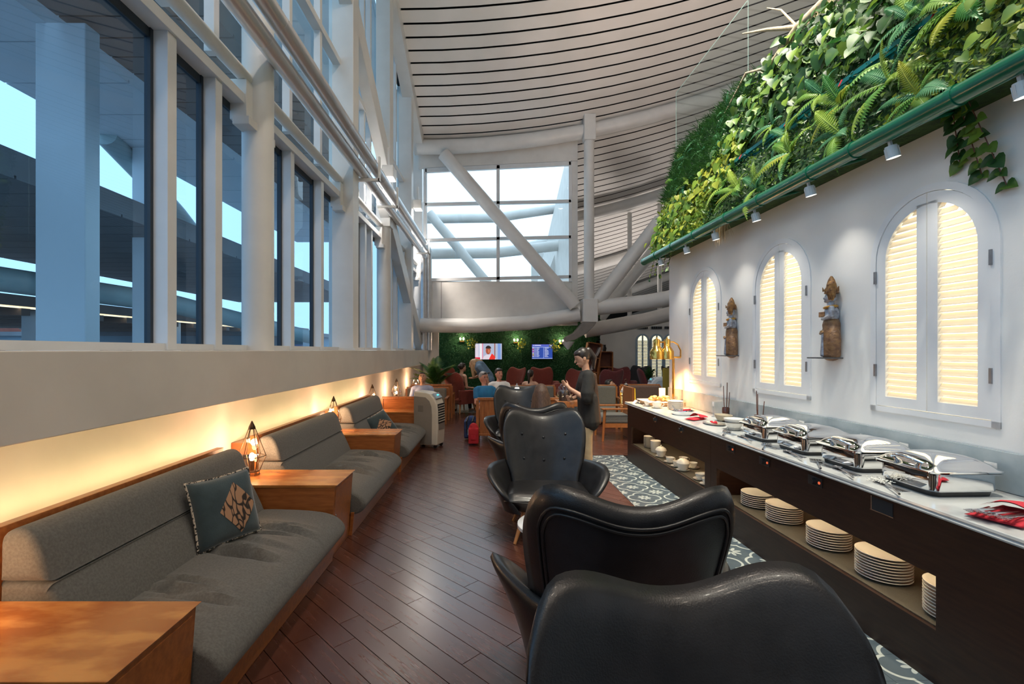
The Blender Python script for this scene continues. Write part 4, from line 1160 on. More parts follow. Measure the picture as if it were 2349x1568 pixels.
SOUP = mat('orange_soup', (.62, .25, .06), .3, col2=(.52,.19,.04), scale=20)
c = cup(2.42, 4.44, 'large white soup bowl of orange soup on a saucer beside the chafing dish', 1.75, False, ZT, fill=SOUP); c.children[0].scale = (1.35, 1.35, 1); c.name = 'soup_bowl'; c['category'] = 'bowl'
bpy.data.objects.remove([h for h in c.children if h.name.startswith('handle')][0])
c = cup(2.56, 4.34, 'smaller white bowl of orange soup behind the large soup bowl', 1.3, False, ZT, fill=SOUP); c.name = 'soup_bowl'; c['category'] = 'bowl'
bpy.data.objects.remove([h for h in c.children if h.name.startswith('handle')][0])
MB().tube([(.02, .02, .05), (.07, .05, .115)], .003, 6).build('spoon_handle', STEEL, c)
c = rthing('steel_tray', 'shallow steel tray with red garnish between the napkin and soup bowl', 'tray', 2.40, 4.78, ZT)
t_ = MB().lathe([(.0, .002), (.10, .002), (.12, .012), (.124, .012), (.11, .0), (.0, .0)], 28).build('tray_body', STEEL, c, smooth=45); t_.scale = (.8, 1.2, 1)
for k in range(6): MB().ell((.02 * math.cos(k), .03 * math.sin(k * 2), .012 + .003 * k), (.018, .012, .008), 8, 5).build('garnish', REDC, c, smooth=179)
pouch(2.36, 5.10, .5 + PI, 'red folded napkin with cards in front of the basket', .75)
c = rthing('round_steel_pan', 'round steel buffet pan holding red-handled tongs', 'pan', 2.40, 5.52, ZT)
MB().lathe([(.0, .0), (.115, .0), (.12, .004), (.125, .045), (.135, .048), (.134, .052), (.118, .05), (.11, .012), (.0, .010)], 32).build('pan_body', CHROME, c, smooth=45)
MB().tube([(-.06, .03, .03), (-.10, .06, .10)], .007, 8).build('spoon_handle', STEEL, c, smooth=60)
MB().tube([(.0, .0, .05), (.08, -.03, .062)], .011, 8).build('red_handle', REDC, c, smooth=60)
c = rthing('wine_tag', 'small card clip standing by the dark vase', 'card', 2.66, 5.32, ZT)
MB().tube([(0, 0, 0), (0, 0, .14)], .003, 6).build('clip_stem', STEEL, c); MB().box(-.001, .001, -.02, .02, .12, .17).build('card_face', card_m, c); MB().lathe([(0, 0), (.02, 0), (.02, .004), (0, .004)], 12).build('clip_foot', STEEL, c)
for k in range(10):
    o = link('side_plate', plate_me); o.location = rp(2.52, 6.02, ZT + .010 * k); o.scale = (.75, .75, .8)
    tag(o, nth(k, 10) + ' plate of the stack by the brass heat lamp', 'plate', 'plates by the heat lamp')
cup(2.33, 6.15, 'white sauce bowl on a saucer at the counter edge before the plates', 1.25, False, ZT, fill=SOUP)
cup(2.30, 6.38, 'white sauce bowl farther along the counter edge', 1.1, False, ZT)
c = rthing('folded_card', 'folded tent card at the far tip of the counter', 'card', 2.25, 6.72, ZT)
MB().prism([(-.04, 0), (0, .045), (.04, 0), (.037, 0), (0, .041), (-.037, 0)], 'y', -.05, .05).build('card_face', card_m, c)
# heated bread board
WOODB = mat('pale_board', (.55, .33, .16), .5, col2=(.62,.40,.2), scale=5, stretch=(1,8,1))
c = rthing('carving_board', 'raised wooden board carrying pastries under the heat lamp', 'board', 2.46, 6.52, ZT)
MB().box(-.16, .16, -.20, .20, .0, .05).build('board_block', WOODB, c, bevel=.008)
MB().box(-.19, .19, -.24, .24, .05, .062).build('board_tray', WHITE, c, bevel=.004)
PAS = mat('pastry', (.70, .42, .16), .5, col2=(.55,.28,.08), scale=25)
q = random.Random(9)
for k in range(14):
    o = MB().ell((0, 0, 0), (.045, .034, .026), 12, 8).build('pastry', PAS, smooth=179)
    o.location = rp(2.46 + q.uniform(-.12, .12), 6.52 + q.uniform(-.17, .17), ZT + .085 + (.03 if k > 9 else 0)); o.rotation_euler = (0, 0, q.random() * 3)
    tag(o, 'golden pastry on the board under the brass heat lamp', 'pastry', 'pastries under the heat lamp')
for i, (u, v, h, lab) in enumerate(((2.62, 6.30, .13, 'clear jar standing before the heat lamp pole'), (2.70, 6.22, .10, 'shorter clear jar close to the marble backsplash'))):
    c = rthing('glass_jar', lab, 'jar', u, v, ZT)
    MB().lathe([(.0, 0), (.045, 0), (.048, .006), (.048, h), (.044, h), (.042, .01), (.0, .008)], 20).build('jar_body', CLEAR, c, smooth=45)
    MB().lathe([(.0, .01), (.040, .01), (.040, h * .7), (.0, h * .7)], 16).build('contents', mat('jar_contents', (.6,.35,.18), .6, col2=(.7,.45,.25), scale=30), c, smooth=45)
c = rthing('menu_card', 'upright white menu card beside the heat lamp', 'card', 2.60, 6.66, ZT)
MB().box(-.045, .045, -.002, .002, .01, .22).build('card_face', card_m, c); MB().box(-.05, .05, -.02, .02, 0, .01).build('card_base', BLACK, c)
hl = rthing('heat_lamp', 'brass double heat lamp on a pole above the pastries', 'lamp', 2.66, 6.42, ZT)
MB().lathe([(.0, 0), (.09, 0), (.09, .012), (.02, .02), (.0, .02)], 24).build('base', BRASS, hl, smooth=45)
MB().cyl((0, 0, .02), (0, 0, .64), .017, n=14).build('pole', BRASS, hl, smooth=60)
MB().tube([(.10, 0, .655), (-.10, 0, .655)], .014, 10).build('crossbar', BRASS, hl, smooth=60)
arc = [(.10 - .10 * (1 - math.cos(PI * k / 12)) - .03 * k / 12, 0, .66 + .20 * math.sin(PI * k / 12)) for k in range(10)]
MB().tube([(.10, 0, .655), (.10, 0, .75), (.06, 0, .83), (.0, 0, .865), (-.08, 0, .86), (-.26, 0, .86)], .010, 10).build('arm', BRASS, hl, smooth=60)
for i, xx in enumerate((-.10, -.24)):
    hd = MB().lathe([(.0, .93), (.01, .925), (.012, .905), (.042, .895), (.045, .885), (.045, .805), (.05, .80), (.088, .74), (.09, .735), (.09, .63), (.085, .628), (.083, .73), (.045, .79), (.0, .80)], 24, (xx, -.03, 0)).build('lamp_head', BRASS, hl, smooth=45)
    MB().ell((xx, -.03, .69), (.045, .045, .05), 12, 8).build('bulb', emis('heat_bulb', (1.0, .45, .14), 14), hd, smooth=179)
    lamp('SPOT', 'heat_light', (xx, -.03, .62), 42, (1.0, .50, .20), hl, spot_size=2.3, spot_blend=.6, shadow_soft_size=.05)
# ------------------------------------------------------------------ planted bank above the buffet wall
def leafmat(name, c1, c2, scale=14, tr=.3):
    m = bpy.data.materials.new(name); m.use_nodes = True
    N = m.node_tree.nodes; L = m.node_tree.links; p = N['Principled BSDF']
    p.inputs['Roughness'].default_value = .42
    g = N.new('ShaderNodeObjectInfo'); tc = N.new('ShaderNodeNewGeometry')
    no = N.new('ShaderNodeTexNoise'); no.inputs['Scale'].default_value = scale; no.inputs['Detail'].default_value = 3
    L.new(tc.outputs['Position'], no.inputs['Vector'])
    a = N.new('ShaderNodeMath'); a.operation = 'MULTIPLY_ADD'; a.inputs[1].default_value = .45; L.new(g.outputs['Random'], a.inputs[0])
    b = N.new('ShaderNodeMath'); b.operation = 'MULTIPLY_ADD'; b.inputs[1].default_value = 1.1; b.inputs[2].default_value = -.28
    L.new(no.outputs['Fac'], b.inputs[0]); L.new(b.outputs[0], a.inputs[2])
    r = N.new('ShaderNodeValToRGB'); r.color_ramp.elements[0].position = .25; r.color_ramp.elements[0].color = (*c1, 1); r.color_ramp.elements[1].position = .8; r.color_ramp.elements[1].color = (*c2, 1)
    L.new(a.outputs[0], r.inputs['Fac']); L.new(r.outputs[0], p.inputs['Base Color'])
    t = N.new('ShaderNodeBsdfTranslucent'); L.new(r.outputs[0], t.inputs['Color'])
    mx = N.new('ShaderNodeMixShader'); mx.inputs['Fac'].default_value = tr
    L.new(p.outputs[0], mx.inputs[1]); L.new(t.outputs[0], mx.inputs[2]); L.new(mx.outputs[0], N['Material Output'].inputs['Surface'])
    return m
LF_D = leafmat('dark_leaf', (0.012, 0.05, 0.012), (0.04, 0.13, 0.025))
LF_P = leafmat('pothos_leaf', (0.022, 0.10, 0.02), (0.24, 0.36, 0.04), 6)
LF_Y = leafmat('golden_leaf', (0.10, 0.20, 0.02), (0.42, 0.42, 0.05), 7)
LF_F = leafmat('fern_leaf', (0.07, 0.25, 0.055), (0.38, 0.50, 0.08), 3)
LF_B = leafmat('blue_fern_leaf', (0.04, 0.18, 0.09), (0.14, 0.34, 0.15), 4)
BR, BT = (2.62, 3.02), (3.42, 4.85)
def bank(b, v, o=0.0):
    """point on the planted slope in (u, v, z); o stands off it"""
    return Vector((BR[0] + (BT[0] - BR[0]) * b - .917 * o, v, BR[1] + (BT[1] - BR[1]) * b + .40 * o))
NB = Vector((-.917, 0, .40)); UB = Vector((.40, 0, .917))
def vend(b): return 6.95 + 1.0 * min(1, max(0, b))
lw_ = rthing('living_wall', 'sloping planted bank of mixed greenery above the white buffet wall', 'green wall', 0, 0, 0)
def mossf(a, b):
    v = .5 + a * (vend(b) - .5); n_ = noise.noise(Vector((v * 2.2, b * 5, 1))) * .06 + noise.noise(Vector((v * 9, b * 16, 3))) * .035
    return bank(b, v, .02 + n_ * (1 if 0 < a < 1 else 0))
MOSS = mat('moss', (0.008, 0.028, 0.008), .95, col2=(0.03, 0.075, 0.015), scale=30, bump=.8, bscale=60)
MB().grid(mossf, 110, 40).build('moss_backing', MOSS, lw_, smooth=179)
MB().prism([(2.60, 2.952), (3.44, 2.952), (3.46, 4.85), (3.40, 4.85), (2.60, 3.02)], 'y', .5, 6.93).build('planter_frame', MOSS, lw_)
def quad_leaf(mb, p, d, n, L, W):
    d = d.normalized(); s = d.cross(n).normalized(); n = s.cross(d)
    mb.add([p, p + d * L * .45 + s * W * .5 + n * L * .06, p + d * L - n * L * .12, p + d * L * .45 - s * W * .5 + n * L * .06], [(0, 1, 2, 3)])
q = random.Random(21)
fol = [MB(), MB(), MB(), MB()]
for k in range(17000):
    b = q.uniform(-.06, 1.06); v = q.uniform(1.6, vend(b))
    if q.random() < .25: v = q.uniform(5.2, vend(b))
    p = bank(b, v, .03 + q.random() * .07)
    d = Vector((-.25 + q.gauss(0, .5), q.gauss(0, .7), -.5 + q.gauss(0, .6)))
    n = NB + Vector((q.gauss(0, .5), q.gauss(0, .5), q.gauss(0, .5)))
    if v > 5.7 and b > .5: i, L = 0, .05                      # fine dark shrub
    elif v > 5.3 and b < .5: i, L = (2 if q.random() < .55 else 1), .06
    elif v < 2.9 and b < .5: i, L = (2 if q.random() < .5 else 1), .05
    elif .28 < b < .45: i, L = 0, .03
    else: i, L = (0 if q.random() < .6 else 1), .045
    quad_leaf(fol[i], p, d, n, L * q.uniform(.7, 1.3), L * .55)
for mb, m in zip(fol, (LF_D, LF_P, LF_Y, LF_F)):
    if mb.f: stuff(mb.build('foliage', m, lw_, weld=False))
# needle-like shrub tufts at the far upper part
ne = MB()
for k in range(5200):
    b = q.uniform(.42, 1.03); v = q.uniform(5.6, vend(b) - .05)
    p = bank(b, v, .05 + .16 * max(0, noise.noise(Vector((v * 4, b * 7, 0)))) + .05 * q.random()); d = NB * q.uniform(.2, .9) + Vector((q.gauss(0, .5), q.gauss(0, .6), q.uniform(-.4, .9)))
    quad_leaf(ne, p, d, Vector((q.random(), q.random(), q.random())), q.uniform(.08, .17), .008)
stuff(ne.build('needle_foliage', LF_D, lw_, weld=False))
# teal drainage trough with red ties
TEALP = mat('teal_metal', (0.004, 0.13, 0.14), .4, col2=(0.006, .17, .18), scale=8)
ba = .335
for o in (.02, .05, .08):
    p0, p1 = bank(ba, .6, o), bank(ba, 6.75, o)
    MB().bar(p0, p1, .012, .035).build('trough_rail', TEALP, lw_)
MB().bar(bank(ba - .03, .6, .0), bank(ba - .03, 6.75, .0), .02, .075).build('trough_back', TEALP, lw_)
for v in (2.75, 3.5, 4.15, 4.9, 5.7):
    MB().bar(bank(ba, v, .0), bank(ba, v, .095), .02, .05).build('trough_clip', TEALP, lw_)
    MB().tube([bank(ba, v + .08, .10), bank(ba - .03, v + .08, .105)], .005, 5).build('tie', REDC, lw_)
# broad-leaved pothos: every leaf its own part
def heart(fold):
    out = [(0, 0), (.32, -.10), (.50, .12), (.46, .42), (.26, .76), (0, 1.05)]
    vs = [(0, y_, -.10 * y_ * y_) for x, y_ in out]
    vs = []
    for i, (x, y_) in enumerate(out): vs.append((x, y_, fold * x - .16 * y_ * y_))
    for i, (x, y_) in enumerate(out[1:-1]): vs.append((-x, y_, fold * x - .16 * y_ * y_))
    mids = [(0, .12, -.01), (0, .42, -.04), (0, .76, -.11)]
    m0 = len(vs); vs += mids
    f = [(0, 1, 2, m0), (m0, 2, 3, m0+1), (m0+1, 3, 4, m0+2), (m0+2, 4, 5), (0, m0, 7, 6), (m0, m0+1, 8, 7), (m0+1, m0+2, 9, 8), (m0+2, 5, 9)]
    return MB().add(vs, f)
LEAFM = {}
for nm, m in (('p', LF_P), ('y', LF_Y), ('d', LF_D)):
    LEAFM[nm] = [heart(.15 + .12 * k).mesh('leaf', m, 179) for k in range(3)]
def orient(d, n):
    d = d.normalized(); s = d.cross(n).normalized(); n = s.cross(d)
    return Matrix((s, d, n)).transposed()
def clump(label, count, br, vr, kinds, size, nstuff, seed):
    c = rthing('pothos_plant', label, 'plant', 0, 0, 0); r = random.Random(seed)
    ex = {k: MB() for k in kinds}
    for k in range(count + nstuff):
        b = r.uniform(*br); v = r.uniform(*vr)
        if v > vend(b): v = vend(b) - r.random() * .4
        p = bank(b, v, .10 + r.random() * .10)
        d = Vector((-.35 + r.gauss(0, .35), r.gauss(0, .5), -.9 + r.gauss(0, .35)))
        n = NB * 1.2 + Vector((r.gauss(0, .35), -.35 + r.gauss(0, .35), .35 + r.gauss(0, .3)))
        kk = r.choice(kinds); s = size * r.uniform(.65, 1.25); R = orient(d, n)
        if k < count:
            o = link('leaf', r.choice(LEAFM[kk]), c); o.location = p; o.rotation_euler = R.to_euler(); o.scale = (s, s, s)
        else:
            me = LEAFM[kk][r.randrange(3)]
            ex[kk].add([p + R @ (Vector(vv.co) * s) - NB * .07 for vv in me.vertices], [tuple(f.vertices) for f in me.polygons])
    for kk, mb in ex.items():
        if mb.f: stuff(mb.build('inner_leaves', LEAFM[kk][0].materials[0], c, smooth=179, weld=False))
    return c
clump('large glossy pothos spilling over the top of the planted bank', 170, (.42, 1.03), (3.2, 5.75), ['p', 'p', 'd', 'd'], .105, 420, 1)
clump('golden pothos at the far end of the planted bank above the pipe', 80, (-.03, .34), (5.7, 6.9), ['y', 'p'], .085, 220, 2)
clump('pale pothos trailing midway along the planted bank', 40, (.20, .55), (5.0, 5.9), ['y', 'p'], .085, 110, 4)
clump('yellow-green creeper at the near end of the planted bank', 60, (.02, .55), (1.75, 2.45), ['y', 'p'], .060, 160, 3)
# ferns
def frond(L, curve, m, n=20, wid=.20):
    mb = MB(); prev = None
    def P(t): return Vector((0, L * (t - .12 * curve * t * t), L * (.42 * t - .62 * curve * t * t)))
    mb.tube([P(k / 8) for k in range(9)], [.004 * (1 - k / 9) + .001 for k in range(9)], 5)
    for k in range(1, n):
        t = k / n; p = P(t); tg = (P(t + .02) - P(t - .02)).normalized()
        w_ = L * wid * math.sin(PI * min(1, t * .88 + .14)) ** .8 * (1 - .25 * t)
        for s in (-1, 1):
            d = (Vector((s, 0, -.22)) + tg * .45).normalized(); n_ = Vector((0, 0, 1))
            a = p; e = p + d * w_; h = tg * (L / n) * .43
            mb.add([a - h, a + h, e * .45 + a * .55 + h * .95 + Vector((0, 0, .006)), e + h * .1, e * .45 + a * .55 - h * .95 + Vector((0, 0, .006))], [(0, 1, 2, 3, 4)])
    return mb.mesh('frond', m, None, weld=False)
FR = {'f': [frond(.36, .9, LF_F), frond(.44, 1.1, LF_F), frond(.30, .6, LF_F)], 'b': [frond(.38, 1.0, LF_B), frond(.30, .8, LF_B)], 'd': [frond(.30, 1.1, LF_B, 24, .16), frond(.36, 1.3, LF_D, 24, .14)],
      'y': [frond(.34, .7, LF_Y), frond(.28, .9, LF_F)]}
def fern(b, v, kinds, n, label, sc=1.0, seed=0, down=.0):
    c = rthing('fern', label, 'fern', *bank(b, v, .07)[:2], bank(b, v, .07).z); r = random.Random(seed + 100)
    for k in range(n):
        a = 2 * PI * k / n + r.gauss(0, .25)
        d = UB * (math.cos(a) - down) + Vector((0, 1, 0)) * math.sin(a) + NB * r.uniform(.15, .55)
        nn = NB + Vector((r.gauss(0, .15), r.gauss(0, .15), .3))
        o = link('frond', r.choice(FR[r.choice(kinds)]), c); s = sc * r.uniform(.75, 1.2)
        o.rotation_euler = orient(d, nn).to_euler(); o.scale = (s, s, s)
    return c
fl = [(.30, 2.62, 'fyf', 8, 'large bright fern with a golden frond near the close end of the trough', 1.15), (.16, 3.02, 'fb', 8, 'wide green fern hanging behind the pipe above the nearest window', 1.15),
      (.42, 3.10, 'bf', 7, 'blue-green fern above the teal trough, below the pothos', 1.0), (.22, 3.50, 'fy', 7, 'fern with yellow-tipped fronds under the teal trough', 1.0),
      (.06, 3.35, 'fb', 7, 'fern drooping over the pipe beside the second spotlight', .9), (.12, 3.95, 'by', 8, 'spreading fern drooping above the middle window', 1.05),
      (.26, 4.20, 'fb', 7, 'blue-green fern just below the middle of the trough', .95), (.02, 4.30, 'bf', 7, 'fern dangling below the pipe over the middle window', .85),
      (.10, 4.75, 'fy', 8, 'bright fern between the third and fourth spotlights', .95), (.52, 2.35, 'fb', 7, 'tall fern standing against the top of the near bank', 1.2),
      (.02, 2.70, 'by', 7, 'fern hanging just beneath the thick end of the pipe', .85), (.20, 5.15, 'f', 7, 'light green fern beside the golden pothos', .85),
      (.38, 2.95, 'fb', 6, 'fern half covering the trough above the nearest window', .95), (.36, 3.85, 'bf', 6, 'fern half covering the trough above the middle figure', .85), (.40, 4.55, 'by', 6, 'fern half covering the trough beside the pothos', .8), (.32, 2.15, 'yf', 7, 'golden fern at the closest end of the trough', 1.1)]
for i, (b, v, kk, n, lab, sc) in enumerate(fl): fern(b, v, list(kk), n, lab, sc, i, .35)
for i, (b, v, lab) in enumerate(((.30, 6.75, 'feathery dark fern at the far end of the planted bank'), (.62, 7.25, 'feathery dark fern at the upper far corner of the bank'),
                                 (.48, 6.60, 'feathery fern among the far shrubs, below the needle bush'), (.85, 7.55, 'topmost feathery fern against the glass edge'), (.12, 6.80, 'low feathery fern beside the end of the pipe'), (.72, 6.5, 'bushy dark fern in the middle of the far shrubs'), (.92, 6.9, 'bushy dark fern on the far crest'), (.90, 6.1, 'bushy dark fern next to the pothos on the crest'), (.66, 5.95, 'bushy dark fern against the pothos edge'), (.55, 7.0, 'bushy dark fern low among the far shrubs'), (.80, 7.1, 'bushy dark fern high among the far shrubs'))):
    fern(b, v, ['d', 'd', 'f'] if i < 5 else ['d', 'd', 'b'], 10, lab, 1.0, 40 + i, .3)
# ivy strand hanging down the wall, dry grass tuft
iv = rthing('ivy_strand', 'ivy strand dangling down the wall beside the nearest window', 'ivy', 2.70, 2.55, 0)
r = random.Random(8)
for sn in range(3):
    x0 = r.uniform(-.05, .05); pts = [Vector((-.04 + .02 * k, x0 + .03 * sn + .012 * k * (sn - 1), 3.0 - .075 * k * (1 - .2 * sn))) for k in range(8)]
    MB().tube(pts, .003, 5).build('stem', STICK, iv)
    for p in pts[1:]:
        for s in (-1, 1):
            o = link('leaf', r.choice(LEAFM['p' if r.random() < .6 else 'd']), iv); o.location = p; sc = r.uniform(.05, .085)
            o.rotation_euler = orient(Vector((-.3, s * .8, -.5 + r.gauss(0, .3))), Vector((-1, r.gauss(0, .3), .3))).to_euler(); o.scale = (sc,) * 3
iv2 = rthing('ivy_strand', 'small leafy vine hanging past the wall corner under the pipe end', 'ivy', 2.66, 6.55, 0)
for sn in range(4):
    pts = [Vector((-.06 - .01 * k, -.30 + .22 * sn + .02 * k, 3.0 - .06 * k * (1 + .2 * (sn % 2)))) for k in range(6)]
    MB().tube(pts, .003, 5).build('stem', STICK, iv2)
    for p in pts[1:]:
        for s in (-1, 1):
            o = link('leaf', r.choice(LEAFM['y' if r.random() < .5 else 'p']), iv2); o.location = p; sc = r.uniform(.04, .065)
            o.rotation_euler = orient(Vector((-.3, s * .8, -.5 + r.gauss(0, .3))), Vector((-1, r.gauss(0, .3), .3))).to_euler(); o.scale = (sc,) * 3
gr = MB()
for k in range(260):
    a = r.gauss(0, .08); p = Vector(rp(2.62 + r.gauss(0, .02), 5.0 + r.gauss(0, .05), 3.02))
    quad_leaf(gr, p, Vector((-.25 + r.gauss(0, .15), r.gauss(0, .22), -1)), Vector((-1, r.gauss(0, .5), 0)), r.uniform(.15, .33), .006)
tag(stuff(gr.build('dry_grass', mat('dry_grass', (.30, .22, .12), .8, col2=(.42, .32, .18), scale=9), weld=False)), 'tuft of dry brown grass hanging between the two far windows', 'grass')
# driftwood on the crest
DRIFT = mat('driftwood', (.55, .44, .30), .7, col2=(.42, .31, .20), scale=6, stretch=(1, 5, 1))
def branch(label, trunks):
    c = rthing('driftwood_branch', label, 'branch', 0, 0, 0)
    for i, (pts, r0, r1) in enumerate(trunks):
        n_ = len(pts); MB().tube([Vector(p) for p in pts], [r0 + (r1 - r0) * k / (n_ - 1) for k in range(n_)], 8).build('trunk' if i == 0 else 'twig', DRIFT, c, smooth=60)
branch('bleached driftwood branch reaching out above the pothos', [([(3.55, 3.9, 5.25), (3.45, 4.5, 5.05), (3.35, 4.9, 4.98), (3.30, 5.3, 4.80)], .07, .03), ([(3.35, 4.9, 4.98), (3.2, 5.2, 5.15), (3.1, 5.5, 5.3)], .03, .008), ([(3.30, 5.3, 4.8), (3.2, 5.6, 4.9), (3.15, 6.0, 4.62)], .022, .006), ([(3.35, 4.9, 4.98), (3.3, 5.1, 5.3), (3.3, 5.35, 5.5)], .015, .005)])
branch('second pale driftwood branch lower on the crest behind the glass', [([(3.42, 4.7, 4.72), (3.32, 5.2, 4.58), (3.25, 5.6, 4.42)], .05, .03), ([(3.25, 5.6, 4.42), (3.2, 5.9, 4.5), (3.15, 6.3, 4.2)], .018, .005), ([(3.32, 5.2, 4.58), (3.25, 5.4, 4.8)], .015, .005)])
# glass balustrade of the upper deck
BGL = glass('balustrade_glass', (.80, .90, .88), .07)
bal = rthing('glass_balustrade', 'clear glass balustrade of the upper deck behind the greenery', 'balustrade', 0, 0, 0)
for v0, v1 in ((6.10, 8.33), (3.85, 6.08), (1.6, 3.83)):
    MB().sheet((3.50, v0, 2.9), (3.50, v1, 2.9), (3.50, v1, 6.13), (3.50, v0, 6.13)).build('pane', BGL, bal)
    MB().bar((3.50, v0, 6.13), (3.50, v1, 6.13), .008, .008).bar((3.50, v1, 2.9), (3.50, v1, 6.13), .006, .006).build('pane_edge', mat('glass_edge', (.30, .40, .38), .2, col2=(.26,.36,.34), scale=5), bal)
# ------------------------------------------------------------------ green pipe with spotlights
GPIPE = mat('green_enamel', (0.004, 0.10, 0.05), .22, col2=(0.006, .125, .065), scale=4, coat=.4)
gp = rthing('green_pipe', 'glossy green pipe running along the foot of the planted bank', 'pipe', 2.45, 0, 2.90)
MB().tube([(0, .5, 0), (0, 6.93, 0)], .052, 20).build('tube', GPIPE, gp, smooth=50)
MB().tube([(0, 6.93, 0), (0, 6.96, 0)], .055, 20).build('end_cap', GPIPE, gp, smooth=50)
for v in (2.35, 3.02, 3.42, 4.05, 4.6, 5.3, 5.9, 6.45):
    MB().tube([(0, v, 0), (0, v + .035, 0)], .058, 20).build('coupling', GPIPE, gp, smooth=50)
for v in (2.6, 3.3, 4.0, 4.7, 5.4, 6.1, 6.75):
    MB().tube([(0, v, -.03), (.30, v, .06)], .012, 8).build('bracket', GPIPE, gp)
FIX = mat('spot_housing', (.66, .66, .65), .4, col2=(.6,.6,.59), scale=9)
SPOTL = emis('spot_lens', (1.0, .94, .82), 14)
spn = ['closest to the camera', 'above the nearest window', 'between the nearest and middle windows', 'above the middle window', 'between the middle and far windows', 'above the far window', 'at the end of the green pipe']
for i, v in enumerate((2.10, 2.79, 3.50, 4.20, 4.93, 5.62, 6.42)):
    c = rthing('wall_spotlight', 'small white spotlight hanging from the green pipe ' + spn[i], 'lamp', 2.475, v, 2.845)
    c.rotation_euler = (0, -.24, ANG)
    MB().box(-.008, .008, -.008, .008, -.02, .03).build('stem', FIX, c)
    MB().lathe([(.0, -.02), (.030, -.02), (.032, -.025), (.036, -.088), (.038, -.092), (.034, -.092), (.030, -.082), (.0, -.08)], 18).build('housing', FIX, c, smooth=45)
    for k in range(8):
        a = 2 * PI * k / 8; MB().box(.031, .036, -.002, .002, -.08, -.03).build('fin', FIX, c).rotation_euler = (0, 0, a)
    MB().lathe([(.0, -.0835), (.029, -.0835)], 16).build('lens', SPOTL, c)
    lamp('SPOT', 'spot_light', (0, 0, -.10), SPOT_W, (1.0, .93, .80), c, spot_size=1.5, spot_blend=1.0, shadow_soft_size=.03)
# ------------------------------------------------------------------ carved wall figures
def blob(name, prims, m, parent, voxel=.010, smooth=4):
    mb = MB()
    for p in prims:
        if p[0] == 'c':
            _, a, b, r0, r1 = p
            mb.tube([a, b], [r0, r1], 12); mb.ell(a, r0, 12, 8); mb.ell(b, r1, 12, 8)
        elif p[0] == 'e':
            mb.ell(p[1], p[2], 16, 10, p[3] if len(p) > 3 else None)
        elif p[0] == 'b':
            mb.box(*p[1])
    o = mb.build(name, m, parent, weld=False)
    r = o.modifiers.new('remesh', 'REMESH'); r.mode = 'VOXEL'; r.voxel_size = voxel; r.use_smooth_shade = True
    if smooth:
        s = o.modifiers.new('smooth', 'SMOOTH'); s.factor = .5; s.iterations = smooth
    return o
GOLDW = mat('gilded_carving', (0.30, 0.16, 0.05), .45, metal=.35, col2=(0.10, 0.045, 0.02), scale=38, bump=.7, bscale=55)
BROWNW = mat('dark_carving', (0.13, 0.06, 0.03), .5, col2=(0.26, 0.14, 0.06), scale=34, bump=.8, bscale=50)
SILV = mat('silver_leaf', (0.46, 0.50, 0.58), .38, metal=.45, col2=(0.20, 0.20, 0.23), scale=30, bump=.4, bscale=60)
GOLD2 = mat('gold_leaf', (0.55, 0.30, 0.05), .4, metal=.5, col2=(.35, .17, .03), scale=30, bump=.4)
PLATEM = mat('slate_plate', (0.05, 0.055, 0.06), .4, col2=(.09,.09,.1), scale=20)
